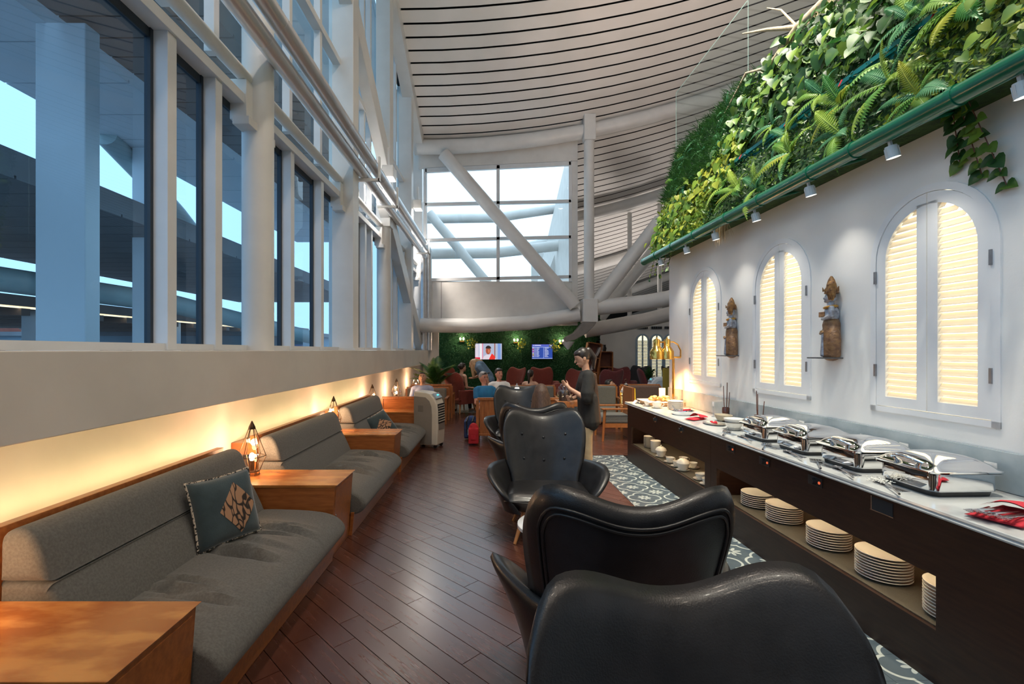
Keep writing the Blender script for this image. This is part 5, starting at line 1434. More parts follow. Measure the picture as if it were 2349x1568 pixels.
def figure(v, label, tilt=0, crown=1.0):
    c = rthing('carved_figure', label, 'statue', UW - .052, v, 1.545)
    # local: -x out of the wall, +y away from the camera, figure looks along -x,+y
    f = Vector((-.8, .6, 0)); s_ = Vector((-.6, -.8, 0))
    def P(a, b, z): return f * a + s_ * b + Vector((0, 0, z))
    MB().box(-.085, .05, -.045, .105, -.010, .0).build('plinth', PLATEM, c, bevel=.003)
    blob('skirt', [('c', P(0, .0, .02), P(0, 0, .14), .050, .050), ('c', P(0, 0, .14), P(0, 0, .27), .050, .046), ('e', P(-.01, .03, .13), (.04, .04, .12)), ('e', P(.0, -.02, .25), (.05, .05, .05))], BROWNW, c, .007, 2)
    blob('apron', [('c', P(.042, .012, .02), P(.036, .008, .20), .018, .016), ('c', P(.035, -.018, .02), P(.032, -.012, .20), .016, .014)], SILV, c, .006, 2)
    MB().tube([P(.05, .04, .20), P(.055, .0, .185), P(.035, -.05, .225)], .010, 8).build('sash', GOLDW, c, smooth=60)
    blob('torso', [('e', P(0, 0, .335), (.042, .042, .075)), ('c', P(0, 0, .38), P(.005, 0, .43), .024, .020), ('c', P(0, .048, .385), P(.0, .058, .315), .016, .014), ('c', P(0, .058, .315), P(.045, .02, .30), .014, .012),
                   ('c', P(0, -.048, .385), P(.0, -.058, .315), .016, .014), ('c', P(0, -.058, .315), P(.045, -.02, .30), .014, .012)], SILV, c, .006, 2)
    MB().box(-.018, .018, -.022, .022, -.02, .02).build('casket', BROWNW, c, bevel=.003).location = P(.040, 0, .335)
    MB().tube([P(.03 * math.cos(a) + .004, .045 * math.sin(a), .392 - .006 * math.cos(a)) for a in [2*PI*k/14 for k in range(14)]], .011, 8, closed=True).build('collar', GOLD2, c, smooth=60)
    h = blob('head', [('e', P(.004, 0, .465), (.034, .034, .044)), ('e', P(.036, 0, .462), (.009, .008, .012)), ('e', P(.026, 0, .437), (.014, .014, .012))], SILV, c, .005, 2)
    for sg in (-1, 1): MB().ell(P(.030, .012 * sg, .474), (.005, .005, .003), 8, 5).build('eye', PLATEM, h, smooth=179); MB().ell(P(-.004, .036 * sg, .452), (.010, .010, .014), 8, 6).build('earring', GOLD2, h, smooth=179)
    MB().lathe([(.036, .495), (.040, .50), (.037, .512), (.041, .518), (.037, .532), (.030, .545), (.026, .57 * crown), (.018, .605 * crown), (.006, .632 * crown), (0, .634 * crown)], 14).build('crown', GOLDW, c, smooth=50)
    for k in range(5):
        a = 2 * PI * k / 5; MB().tube([P(.040 * math.cos(a), .040 * math.sin(a), .515), P(.046 * math.cos(a), .046 * math.sin(a), .548)], [.008, .002], 6).build('crown_leaf', GOLDW, c, smooth=60)
    MB().prism([(-.030, .44), (-.045, .50), (-.042, .56), (-.026, .59), (-.010, .55), (-.012, .46)], 'y', -.040, .006).build('back_wing', GOLDW, c, bevel=.006).location = P(-.01, .03, 0)
    return c
figA = figure(3.64, 'taller-crowned carved figure on the wall between the nearest and middle windows')
figB = figure(5.11, 'carved figure on the wall between the middle and far windows', crown=.99)

figA.scale = (1.25, 1.25, 1); figB.scale = (1.25, 1.25, 1)
# ------------------------------------------------------------------ people
SKIN = mat('skin', (0.52, 0.30, 0.20), .5, col2=(0.46, 0.25, 0.16), scale=9)
SKINP = mat('flushed_skin', (0.55, 0.24, 0.16), .5, col2=(0.48, 0.20, 0.13), scale=9)
HAIRD = mat('dark_hair', (0.012, 0.008, 0.007), .4, col2=(0.03, 0.02, 0.015), scale=20, stretch=(6, 6, 1))
HAIRB = mat('brown_hair', (0.045, 0.02, 0.012), .6, col2=(0.10, 0.05, 0.028), scale=16, stretch=(7, 7, 1))
HAIRY = mat('blonde_hair', (0.36, 0.24, 0.13), .45, col2=(0.24, 0.15, 0.08), scale=16, stretch=(7, 7, 1))
HAIRG = mat('grey_hair', (0.28, 0.27, 0.26), .5, col2=(0.18, 0.17, 0.165), scale=20)
EYEM = mat('dark_eye', (0.01, 0.008, 0.008), .3)
LIPM = mat('lips', (0.40, 0.12, 0.10), .4)
KHAKI = mat('khaki_cotton', (0.44, 0.35, 0.22), .9, col2=(0.37, 0.29, 0.18), scale=8, bump=.2, bscale=30)
BLKC = mat('black_cotton', (0.010, 0.010, 0.010), .85, col2=(0.018, 0.017, 0.016), scale=9, bump=.3, bscale=25)
BRNC = mat('brown_cotton', (0.085, 0.045, 0.025), .9, col2=(0.06, 0.03, 0.018), scale=9, bump=.3)
# the standing woman faces -x
W = thing('person', 'woman standing in black top and khaki trousers opening a water bottle', 'person', (1.19, 6.40, 0))
HR = Matrix.Rotation(.30, 3, 'Y')      # looking down
def hd(p): return HR.inverted() @ Vector(p) + Vector((-.02, 0, 1.50))
arms = []
def hand(side, wrist, palm, fingers, thumb):
    out = [('c', wrist, palm, .021, .026)]
    for a, b_, c_ in fingers: out += [('c', palm, a, .012, .0095), ('c', a, b_, .0095, .0085), ('c', b_, c_, .0085, .0075)]
    a, b_ = thumb; out += [('c', palm, a, .013, .010), ('c', a, b_, .010, .008)]
    return out
btl0, btl1 = Vector((-.150, -.005, .885)), Vector((-.235, -.005, 1.115))      # bottle axis, base to neck
bax = (btl1 - btl0).normalized()
def around(t, ang, r):
    y_ = Vector((0, 1, 0)); x_ = y_.cross(bax).normalized()
    return btl0 + (btl1 - btl0) * t + (x_ * math.cos(ang) + y_ * math.sin(ang)) * r
prims = [('e', hd((0, 0, 0)), (.092, .074, .112), HR.inverted()), ('e', hd((-.035, 0, -.065)), (.055, .052, .05), HR.inverted()), ('e', hd((-.060, 0, -.098)), (.026, .026, .02)),
         ('c', hd((-.088, 0, .012)), hd((-.112, 0, -.030)), .010, .014), ('e', hd((-.090, 0, -.060)), (.014, .02, .012)), ('e', hd((-.055, 0, .035)), (.045, .058, .05)),
         ('c', (.035, 0, 1.28), (.01, 0, 1.44), .055, .047), ('c', (.03, -.11, 1.28), (.03, .11, 1.28), .06, .06),
         ('e', (.035, 0, 1.16), (.10, .15, .18)), ('e', (.035, 0, .98), (.09, .125, .14)), ('e', (.04, 0, .86), (.11, .15, .12)),
         ('c', (.04, -.085, .84), (.02, -.085, .46), .085, .055), ('c', (.02, -.085, .46), (.035, -.08, .09), .052, .034), ('c', (.04, .085, .84), (.05, .085, .46), .085, .055), ('c', (.05, .085, .46), (.07, .08, .09), .052, .034),
         ('c', (.045, -.08, .045), (-.11, -.09, .028), .034, .024), ('c', (.08, .08, .045), (-.07, .09, .028), .034, .024), ('e', (.06, -.08, .035), (.035, .03, .032)), ('e', (.095, .08, .035), (.035, .03, .032)),
         ('c', (.03, -.165, 1.265), (-.02, -.215, .98), .048, .038), ('c', (-.02, -.215, .98), (-.20, -.075, 1.095), .037, .025),
         ('c', (.03, .165, 1.265), (-.03, .205, .965), .048, .038), ('c', (-.03, .205, .965), (-.155, .07, .945), .037, .025)]
w1 = Vector((-.20, -.075, 1.095)); pm1 = Vector((-.232, -.045, 1.135))
prims += hand(0, w1, pm1, [(around(1.12 + .09 * k, -1.9, .045), around(1.12 + .085 * k, -2.9, .036), around(1.13 + .08 * k, -4.0, .026)) for k in range(4)], (around(1.2, -.7, .04), around(1.32, -.1, .026)))
w2 = Vector((-.155, .07, .945)); pm2 = Vector((-.175, .045, .965))
prims += hand(1, w2, pm2, [(around(.22 + .10 * k, 2.1, .050), around(.22 + .095 * k, 3.1, .047), around(.23 + .09 * k, 4.2, .043)) for k in range(4)], (around(.42, .9, .052), around(.50, .1, .045)))
body = blob('body', prims, SKIN, W, .0075, 3)
for sg in (-1, 1):
    MB().ell(hd((-.082, .030 * sg, .012)), (.006, .013, .005), 10, 6).build('eye', EYEM, W, smooth=179)
    MB().tube([hd((-.082, .046 * sg, .034)), hd((-.092, .028 * sg, .040)), hd((-.090, .012 * sg, .034))], [.002, .0035, .003], 6).build('eyebrow', HAIRD, W, smooth=60)
    MB().ell(hd((.012, .075 * sg, -.012)), (.020, .008, .030), 10, 7).build('ear', SKIN, W, smooth=179)
MB().ell(hd((-.101, 0, -.062)), (.007, .018, .008), 10, 6).build('mouth', LIPM, W, smooth=179)
blob('hair', [('e', hd((.022, 0, .032)), (.096, .084, .104), HR.inverted()), ('e', hd((-.03, 0, .07)), (.07, .072, .05), HR.inverted()), ('e', hd((.105, 0, .075)), (.04, .035, .04)),
              ('c', hd((.11, 0, .07)), (.135, 0, 1.50), .040, .042), ('c', (.135, 0, 1.50), (.130, 0, 1.36), .042, .018)], HAIRD, W, .008, 3)
blob('black_top', [('e', (.035, 0, 1.17), (.118, .172, .18)), ('c', (.035, -.13, 1.275), (.035, .13, 1.275), .072, .072), ('e', (.04, 0, .98), (.12, .165, .2)), ('c', (.05, -.05, .95), (.06, -.07, .66), .13, .135), ('c', (.05, .05, .95), (.06, .07, .66), .13, .135), ('c', (.05, 0, .95), (.06, 0, .64), .14, .14),
                   ('c', (.03, -.165, 1.262), (.005, -.205, 1.05), .066, .088), ('c', (.005, -.205, 1.05), (.0, -.21, .98), .088, .078), ('c', (.03, .165, 1.262), (.0, .20, 1.05), .066, .088), ('c', (.0, .20, 1.05), (-.01, .205, .98), .088, .078)], BLKC, W, .010, 6)
blob('back_panel', [('c', (.125, -.05, 1.27), (.165, -.06, .66), .032, .055), ('c', (.13, .05, 1.27), (.165, .06, .66), .032, .055), ('c', (.135, 0, 1.25), (.178, 0, .66), .035, .055)], BRNC, W, .010, 3)
blob('trousers', [('e', (.04, 0, .80), (.115, .16, .13)), ('c', (.04, -.085, .80), (.02, -.087, .46), .100, .078), ('c', (.02, -.087, .46), (.04, -.082, .13), .078, .058), ('c', (.04, -.082, .13), (.038, -.082, .10), .048, .046),
                  ('c', (.04, .085, .80), (.05, .087, .46), .100, .078), ('c', (.05, .087, .46), (.075, .082, .13), .078, .058), ('c', (.075, .082, .13), (.073, .082, .10), .048, .046)], KHAKI, W, .010, 4)
MB().box(-.15, .08, -.125, -.045, 0, .016).build('sandal', BRNC, W, bevel=.006); MB().box(-.11, .115, .045, .125, 0, .016).build('sandal', BRNC, W, bevel=.006)
bt = thing('water_bottle', 'clear plastic water bottle with blue cap in the standing woman hands', 'bottle', W.location)
MB().tube([btl0 + (btl1 - btl0) * t for t in (0, .03, .25, .5, .75, .9, 1.0, 1.12)], [.028, .032, .032, .029, .032, .024, .012, .012], 16).build('bottle_body', CLEAR, bt, smooth=60)
MB().tube([btl0 + (btl1 - btl0) * t for t in (1.12, 1.2)], .0145, 14).build('cap', mat('blue_cap', (.12, .16, .5), .4, col2=(.16,.2,.55), scale=20), bt, smooth=60)

def sitter(label, loc, rz, skin, hairm, shirt, pants, hair='short', lean=0.0, nod=0.0, yaw=0.0, seat=.42, sleeves=True, beardless=True, vox=.014, hs=1.0, legs=True):
    """seated figure facing -y, hips at the origin above the seat"""
    c = thing('person', label, 'person', loc, rz)
    def T(x, y_, z):        # lean the trunk about the hips
        zz = z; return Vector((x, y_ * math.cos(lean) - zz * math.sin(lean), seat + .10 + y_ * math.sin(lean) + zz * math.cos(lean)))
    R = Matrix.Rotation(yaw, 3, 'Z') @ Matrix.Rotation(-nod, 3, 'X')
    hc = T(0, -.01, .66)
    def Hd(x, y_, z): return hc + R @ Vector((x * hs, y_ * hs, z * hs))
    hp = [('e', Hd(0, 0, 0), (.076, .092, .112), R), ('e', Hd(0, -.045, -.062), (.05, .045, .045), R), ('c', Hd(0, -.09, .005), Hd(0, -.108, -.030), .010, .014), ('e', Hd(0, -.075, -.095), (.026, .022, .02))]
    for s in (-1, 1): hp.append(('e', Hd(.076 * s, .01, -.01), (.010, .020, .030), R))
    tr = [('c', T(0, 0, .46), T(0, -.005, .58), .052, .048), ('c', T(-.13, 0, .44), T(.13, 0, .44), .062, .062), ('e', T(0, 0, .33), (.155, .105, .17)), ('e', T(0, 0, .14), (.14, .11, .15)), ('e', T(0, 0, 0), (.165, .13, .12))]
    lg = []
    kn = [Vector((s * .11, -.42, seat + .10)) for s in (-1, 1)]
    for s, k in zip((-1, 1), kn):
        lg += [('c', Vector((s * .09, -.02, seat + .08)), k, .085, .06), ('c', k, Vector((s * .12, -.44, .09)), .056, .036), ('c', Vector((s * .12, -.43, .04)), Vector((s * .13, -.60, .03)), .036, .026)]
    ar, slv = [], []
    for s in (-1, 1):
        sh = T(s * .18, 0, .43); el = T(s * .235, -.05, .16); wr = Vector((s * .10, -.33, seat + .22))
        ar += [('c', sh, el, .046, .038), ('c', el, wr, .037, .024)]
        pm = wr + Vector((-s * .015, -.06, -.005)); ar += [('c', wr, pm, .024, .028)]
        for k in range(4):
            f0 = pm + Vector((s * (.022 - .015 * k), -.035, -.004)); ar += [('c', pm, f0, .011, .009), ('c', f0, f0 + Vector((-s * .004, -.028, -.018)), .009, .008)]
        ar += [('c', pm, pm + Vector((-s * .035, -.02, .004)), .011, .009)]
        slv += [('c', sh, sh + (el - sh) * (.98 if sleeves == 'long' else .55), .060, .056)]
        if sleeves == 'long': slv += [('c', el, el + (wr - el) * .95, .052, .036)]
    blob('body', hp + tr + lg + ar, skin, c, vox, 3)
    for s in (-1, 1):
        MB().ell(Hd(.030 * s, -.086, .012), (.013, .006, .006), 8, 5).build('eye', EYEM, c, smooth=179)
        MB().tube([Hd(.048 * s, -.080, .036), Hd(.014 * s, -.093, .036)], .0035, 6).build('eyebrow', hairm, c)
    MB().ell(Hd(0, -.100, -.062), (.020, .006, .006), 8, 5).build('mouth', LIPM, c, smooth=179)
    g = [('c', T(-.13, 0, .435), T(.13, 0, .435), .074, .074), ('e', T(0, 0, .33), (.170, .122, .18)), ('e', T(0, 0, .14), (.158, .128, .16)), ('e', T(0, 0, .02), (.172, .138, .10))]
    if sleeves: g += slv
    else: g = [('e', T(0, 0, .26), (.168, .118, .15)), ('e', T(0, 0, .14), (.152, .124, .16)), ('e', T(0, 0, .02), (.172, .138, .10)), ('c', T(-.07, -.09, .30), T(-.075, 0, .49), .014, .012), ('c', T(.07, -.09, .30), T(.075, 0, .49), .014, .012), ('c', T(-.075, 0, .49), T(-.05, .10, .30), .012, .014), ('c', T(.075, 0, .49), T(.05, .10, .30), .012, .014)]
    blob('shirt', g, shirt, c, vox, 4)
    if legs: blob('trousers', [(p[0], p[1], p[2], p[3] + .012, p[4] + .012) for i, p in enumerate(lg) if i % 3 < 2] + [('e', Vector((0, 0, seat + .08)), (.178, .14, .09))], pants, c, vox, 4)
    hh = [('e', Hd(0, .022, .030), (.084, .090, .104), R), ('e', Hd(0, -.03, .082), (.066, .06, .036), R)]
    if hair == 'bald': hh = [('e', Hd(0, .035, .012), (.083, .080, .090), R), ('e', Hd(0, .0, .08), (.060, .07, .038), R)]
    if hair == 'bun': hh += [('e', Hd(0, .105, .04), (.045, .045, .045), R)]
    if hair == 'pony': hh += [('c', Hd(0, .09, .05), Hd(0, .12, -.12), .038, .030), ('c', Hd(0, .12, -.12), Hd(.02, .10, -.25), .03, .012)]
    if hair == 'long': hh += [('c', Hd(0, .055, .02), T(0, .10, .42), .084, .10), ('c', Hd(-.065, .02, 0), T(-.09, .06, .40), .035, .05), ('c', Hd(.065, .02, 0), T(.09, .06, .40), .035, .05)]
    blob('hair', hh, hairm, c, .010, 3)
    return c
def cloth(n, a, b): return mat(n, a, .85, col2=b, scale=8, bump=.2, bscale=30)
LBLUE = cloth('pale_blue_shirt', (.36, .40, .56), (.30, .34, .50)); JEAN = cloth('denim', (.06, .10, .17), (.085, .13, .20))
BTEE = cloth('bright_blue_tee', (.015, .17, .36), (.02, .13, .28)); WTEE = cloth('white_tee', (.70, .68, .66), (.62, .60, .58)); GREYT = cloth('grey_trousers', (.12, .12, .12), (.16, .16, .16))
s1 = sitter('man in pale blue shirt looking down beside the glowing lantern', (-1.53, 10.1, 0), .05, SKIN, HAIRD, LBLUE, GREYT, 'bald', -.12, .30, 0, seat=.26, sleeves='long')
s2 = sitter('brown-haired woman seated with her back turned in a leather chair', (.53, 5.50, 0), PI, SKIN, HAIRB, BLKC, JEAN, 'long', .0, .05, 0, seat=.33)
s3 = sitter('man in bright blue tee with grey hair and sunglasses on his head', (-.14, 9.15, 0), .45, SKINP, HAIRG, BTEE, KHAKI, 'short', -.30, .05, .2, seat=.33)
blob('sunglasses', [('e', (-.035, .02, 1.165), (.030, .012, .016)), ('e', (.035, .02, 1.165), (.030, .012, .016)), ('c', (-.03, .02, 1.165), (.03, .02, 1.165), .006, .006)], BLACK, s3, .006, 1)
s4 = sitter('man in white tee seated just behind the man in bright blue', (.10, 10.1, 0), .2, SKINP, HAIRD, WTEE, GREYT, 'short', -.1, .1, .3, seat=.34)
s5 = sitter('woman with dark ponytail seated behind the leather chairs, back turned', (.86, 11.75, 0), PI - .5, SKIN, HAIRD, BLKC, JEAN, 'pony', .05, .1, 0, seat=.24, sleeves=False)
s6 = sitter('dark-haired woman in black camisole sitting in a red chair by the hedge', (-.92, 12.35, 0), PI * .72, SKIN, HAIRD, BLKC, BLKC, 'bun', .15, .05, 0, seat=.40, sleeves=False)
s7 = sitter('person in white and lilac shirt mostly hidden behind the grey sofa', (2.42, 11.2, 0), 1.2, SKIN, HAIRD, LBLUE, GREYT, 'short', .4, .4, 0, seat=.10)
# blonde woman bending over, facing -x
B = thing('person', 'blonde woman in denim bending forward before the television', 'person', (-.17, 11.3, 0))
bp = [('e', (-.33, 0, 1.27), (.095, .076, .11), Matrix.Rotation(-.9, 3, 'Y')), ('e', (-.41, 0, 1.22), (.03, .03, .03)), ('c', (-.24, 0, 1.24), (-.30, 0, 1.27), .05, .046), ('c', (-.20, -.13, 1.22), (-.20, .13, 1.22), .06, .06), ('c', (-.19, 0, 1.20), (0, 0, .98), .14, .125), ('e', (.02, 0, .90), (.13, .16, .13)),
      ('c', (.03, -.085, .86), (.03, -.085, .46), .09, .06), ('c', (.03, -.085, .46), (.05, -.085, .08), .056, .036), ('c', (.03, .085, .86), (.03, .085, .46), .09, .06), ('c', (.03, .085, .46), (.05, .085, .08), .056, .036), ('c', (.05, -.085, .04), (-.12, -.09, .03), .036, .026), ('c', (.05, .085, .04), (-.12, .09, .03), .036, .026),
      ('c', (-.20, -.17, 1.21), (-.02, -.20, 1.02), .046, .038), ('c', (-.02, -.20, 1.02), (.02, -.18, .82), .037, .024), ('c', (.02, -.18, .82), (.02, -.175, .76), .026, .024),
      ('c', (-.20, .17, 1.21), (-.22, .20, .98), .046, .038), ('c', (-.22, .20, .98), (-.36, .12, .94), .036, .025), ('c', (-.36, .12, .94), (-.42, .10, .94), .026, .024)]
for k in range(4):
    bp += [('c', (-.42, .10, .94), (-.455, .085 + .015 * k, .935), .011, .008), ('c', (.02, -.175, .76), (.005 + .012 * k, -.175, .715), .011, .008)]
bp += [('c', (-.42, .10, .94), (-.43, .07, .965), .011, .009), ('c', (.02, -.175, .76), (-.02, -.175, .74), .011, .009)]
blob('body', bp, SKIN, B, .012, 3)
blob('hair', [('e', (-.325, 0, 1.30), (.10, .088, .10)), ('c', (-.28, 0, 1.34), (-.16, 0, 1.33), .07, .05), ('c', (-.36, -.03, 1.24), (-.33, -.06, .98), .055, .03), ('c', (-.34, .04, 1.24), (-.29, .06, 1.02), .055, .03), ('c', (-.30, -.06, 1.26), (-.26, -.08, 1.08), .05, .02)], HAIRY, B, .010, 2)
DEN = cloth('denim_dress', (.075, .13, .20), (.10, .165, .25))
blob('denim_dress', [('c', (-.19, 0, 1.205), (0, 0, .98), .158, .145), ('c', (-.2, -.13, 1.215), (-.2, .13, 1.215), .073, .073), ('e', (.02, 0, .90), (.15, .185, .15)), ('c', (.02, -.05, .84), (.02, -.06, .70), .12, .12), ('c', (.02, .05, .84), (.02, .06, .70), .12, .12), ('c', (-.20, -.17, 1.21), (-.10, -.19, 1.10), .06, .056), ('c', (-.20, .17, 1.21), (-.21, .19, 1.08), .06, .056)], DEN, B, .012, 4)

# ------------------------------------------------------------------ far furniture
RFAB = mat('rust_red_fabric', (0.17, 0.030, 0.020), .95, col2=(0.22, 0.042, 0.028), scale=60, sheen=.2, bump=.2, bscale=200)
MFAB = mat('maroon_fabric', (0.135, 0.026, 0.026), .95, col2=(0.175, 0.038, 0.038), scale=60, sheen=.2, bump=.2, bscale=200)
GFAB = mat('charcoal_fabric', (0.045, 0.045, 0.048), .95, col2=(.06,.06,.064), scale=60)
red = wing_chair('wing_chair', 'rust red wing chair against the hedge beside the palm', RFAB, piping=False)
red.location = (-1.55, 15.6, 0); red.rotation_euler = (0, 0, .5)
dup(red, (-.88, 12.4, 0), PI * .72, 'rust red wing chair occupied by the woman in black camisole')
dup(red, (.55, 15.5, 0), -.75, 'rust red wing chair turned sideways below the first television')
dup(red, (1.55, 15.6, 0), .05, 'broad rust red wing chair below the flight information screen')
dup(red, (2.25, 14.2, 0), -.9, 'rust red wing chair directly behind the standing woman')
mar = wing_chair('wing_chair', 'maroon wing chair with its back turned beside the bookcase', MFAB, piping=False)
mar.location = (3.38, 14.3, 0); mar.rotation_euler = (0, 0, PI + .25)
dup(mar, (4.15, 15.9, 0), -.1, 'maroon buttoned wing chair facing us beside the white wall')
dup(mar, (4.75, 14.6, 0), 1.35, 'maroon wing chair in profile in front of the far arched windows')
gch = wing_chair('wing_chair', 'charcoal wing chair between the maroon chairs', GFAB, piping=False)
gch.location = (5.2, 17.2, 0); gch.rotation_euler = (0, 0, -.5)
dup(gch, (6.35, 16.9, 0), .6, 'charcoal wing chair below the far arched windows')
# air coolers
IVORY = mat('ivory_plastic', (.66, .60, .50), .4, col2=(.62,.56,.46), scale=5)
TAUPE = mat('taupe_plastic', (.25, .22, .19), .5, col2=(.22,.195,.17), scale=5)
GREYP = mat('blue_grey_plastic', (.35, .42, .50), .35, col2=(.3,.37,.45), scale=5)
def cooler(x, y, rz, label, shell=IVORY, side=TAUPE):
    c = thing('air_cooler', label, 'air cooler', (x, y, 0), rz)
    P = [(-.21, .05), (.20, .05), (.215, .30), (.21, .62), (.195, .72), (.15, .82), (.08, .885), (0, .91), (-.19, .925), (-.21, .915)]
    MB().prism(P, 'y', -.16, .16).build('shell', shell, c, bevel=.02, seg=3)
    Q = [(-.205, .07), (.11, .07), (.115, .55), (.105, .68), (.07, .77), (0, .83), (-.205, .845)]
    for s in (-1, 1): MB().prism(Q, 'y', s * .160, s * .164).build('side_panel', side, c)
    MB().box(-.13, -.04, -.168, -.163, .60, .70).build('hand_grip', TAUPE if side != TAUPE else mat('dark_taupe', (.17,.15,.13), .5), c, bevel=.003)
    MB().prism([(.208, .40), (.222, .40), (.215, .72), (.20, .72)], 'y', -.125, .125).build('grille_back', DARK, c)
    for k in range(7):
        z = .43 + .042 * k; MB().box(.205 - .001 * k, .232 - .002 * k, -.125, .125, z, z + .012).build('slat', shell, c)
    MB().prism([(.217, .30), (.222, .30), (.223, .40), (.214, .40)], 'y', -.12, .12).build('lower_vent', side, c)
    MB().prism([(.10, .875), (.17, .80), (.185, .815), (.115, .893)], 'y', -.12, .12).build('control_panel', GREYP, c)
    MB().ell((.150, 0, .862), (.02, .03, .01), 10, 5).build('display', emis('cyan_display', (.1, .9, 1.0), 1.2), c, smooth=179)
    for sx in (-.16, .16):
        for sy in (-.12, .12): MB().tube([(sx, sy - .015, .03), (sx, sy + .015, .03)], .03, 12).build('caster', BLACK, c)
    return c
cooler(-1.09, 8.0, -.28, 'ivory and taupe air cooler with slatted front beside the last bench')
cooler(-1.20, 12.8, .0, 'white and grey air cooler standing on the tiles near the hedge', WHITE, mat('mid_grey_plastic', (.30,.30,.31), .5, col2=(.27,.27,.28), scale=4))
cooler(4.15, 12.3, PI, 'pale blue-grey air cooler far behind the buffet counter', mat('pale_plastic', (.55,.60,.66), .4, col2=(.5,.55,.6), scale=5), GREYP)
# wooden booths
def booth(x0, x1, y, face, label, h=.78, slats=False, d=.62, cush=FABRIC, zs=.36):
    """wooden seat with a solid back at y; face +1 opens away from the camera, -1 towards it"""
    c = thing('wooden_sofa', label, 'sofa', ((x0 + x1) / 2, y, 0)); w_ = (x1 - x0) / 2
    b = MB()
    if slats:
        n = max(3, int((x1 - x0) / .085)); st = (x1 - x0 - .08) / n
        for k in range(n): MB().box(-w_ + .04 + st * k + .001, -w_ + .04 + st * (k + 1) - .001, -.012, .012, .16, h - .03).build('back_slat', WOODF, c)
        MB().box(-w_, w_, -.02, .02, .12, .16).build('lower_rail', WOODF, c, bevel=.004)
    else:
        MB().box(-w_ + .03, w_ - .03, -.015, .015, .12, h - .03).build('back_board', WOODO, c)
    MB().box(-w_, w_, -.028, .028, h - .045, h).build('top_rail', WOODF, c, bevel=.004)
    for s in (-1, 1):
        MB().box(s * w_ - .025, s * w_ + .025, -.028, .028, 0, h - .04).build('leg', WOODF, c, bevel=.003)
        MB().box(s * w_ - .022, s * w_ + .022, face * d - .025, face * d + .025, 0, .54).build('leg', WOODF, c, bevel=.003)
        MB().box(s * w_ - .03, s * w_ + .03, min(0, face * (d + .03)), max(0, face * (d + .03)), .54, .565).build('armrest', WOODF, c, bevel=.004)
    MB().box(-w_ + .02, w_ - .02, min(0, face * d), max(0, face * d), .19, .24).build('seat_frame', WOODF, c)
    MB().box(-w_ + .03, w_ - .03, min(.03 * face, face * d), max(.03 * face, face * d), .242, zs + .02).build('seat_cushion', cush, c, bevel=.035, seg=3)
    MB().box(-w_ + .04, w_ - .04, min(.035 * face, face * .17), max(.035 * face, face * .17), zs + .03, h - .02).build('back_cushion', cush, c, bevel=.04, seg=3)
    return c
booth(-2.0, -1.25, 8.52, 1, 'wooden booth bench behind the air cooler, its panelled back towards us')
booth(-2.02, -1.06, 11.0, -1, 'wooden booth seat in which the man in pale blue sits', .76)
booth(-1.98, -1.02, 11.35, 1, 'wooden booth seat back to back with the seated man, beside the palm', .80)
booth(-.30, 1.35, 8.32, 1, 'long slatted wooden sofa with its back to the leather chairs', .78, slats=True)
booth(-.27, 1.38, 11.05, -1, 'long wooden sofa facing us beyond the slatted one', .80)
booth(1.98, 2.72, 10.75, -1, 'grey cushioned wooden sofa behind the standing woman', .83, d=.55)
booth(2.85, 3.75, 10.9, -1, 'brown cushioned wooden sofa behind the heat lamp', .83, cush=mat('brown_upholstery', (.10,.06,.045), .9, col2=(.13,.08,.06), scale=60))
ac = thing('wooden_armchair', 'wooden armchair with broad arm seen from the side at the counter end', 'chair', (2.30, 8.75, 0))
MB().box(.12, .165, -.30, .30, 0.0, .94).build('back_board', WOODF, ac, bevel=.006)
for s in (-1, 1):
    MB().tube([(.14, s * .30, .45), (.14, s * .31, 0)], [.03, .022], 8).build('leg', WOODF, ac)
    MB().tube([(-.36, s * .30, .55), (-.40, s * .31, 0)], [.028, .02], 8).build('leg', WOODF, ac)
    MB().box(-.42, .14, s * .30 - .045, s * .30 + .045, .55, .58).build('armrest', WOODF, ac, bevel=.008)
    MB().box(-.38, .14, s * .30 - .012, s * .30 + .012, .24, .31).build('side_rail', WOODF, ac)
MB().box(-.38, .12, -.28, .28, .30, .44).build('seat_cushion', FABRIC, ac, bevel=.04, seg=3)
# tables and lanterns between the far seats
def metal_lantern(x, y, z, label, s=1.0, cand=True):
    c = thing('metal_lantern', label, 'lantern', (x, y, z)); c.scale = (s, s, s)
    MB().box(-.09, .09, -.09, .09, 0, .02).build('base', BRONZE, c, bevel=.004)
    for sx in (-1, 1):
        for sy in (-1, 1): MB().box(sx * .078 - .006, sx * .078 + .006, sy * .078 - .006, sy * .078 + .006, .02, .25).build('corner_post', BRASS, c)
    for k in range(4):
        o = MB().sheet((-.072, -.078, .02), (.072, -.078, .02), (.072, -.078, .25), (-.072, -.078, .25)).build('pane', LGL, c); o.rotation_euler = (0, 0, k * PI / 2)
    MB().lathe([(.125, .25), (.06, .36), (.05, .37), (.045, .40), (.015, .42), (.012, .445), (.0, .447)], 4).build('roof', STEEL, c).rotation_euler = (0, 0, PI / 4)
    MB().tube([(.03 * math.cos(a), 0, .47 + .03 * math.sin(a)) for a in [2*PI*k/12 for k in range(12)]], .004, 6, closed=True).build('ring', BRONZE, c)
    if cand:
        MB().cyl((0, 0, .02), (0, 0, .15), .045, n=16).build('candle', emis('lit_candle', (1.0, .80, .35), 9), c, smooth=50)
        lamp('POINT', 'candle_light', (0, 0, .2), 4, (1, .75, .3), c, shadow_soft_size=.04)
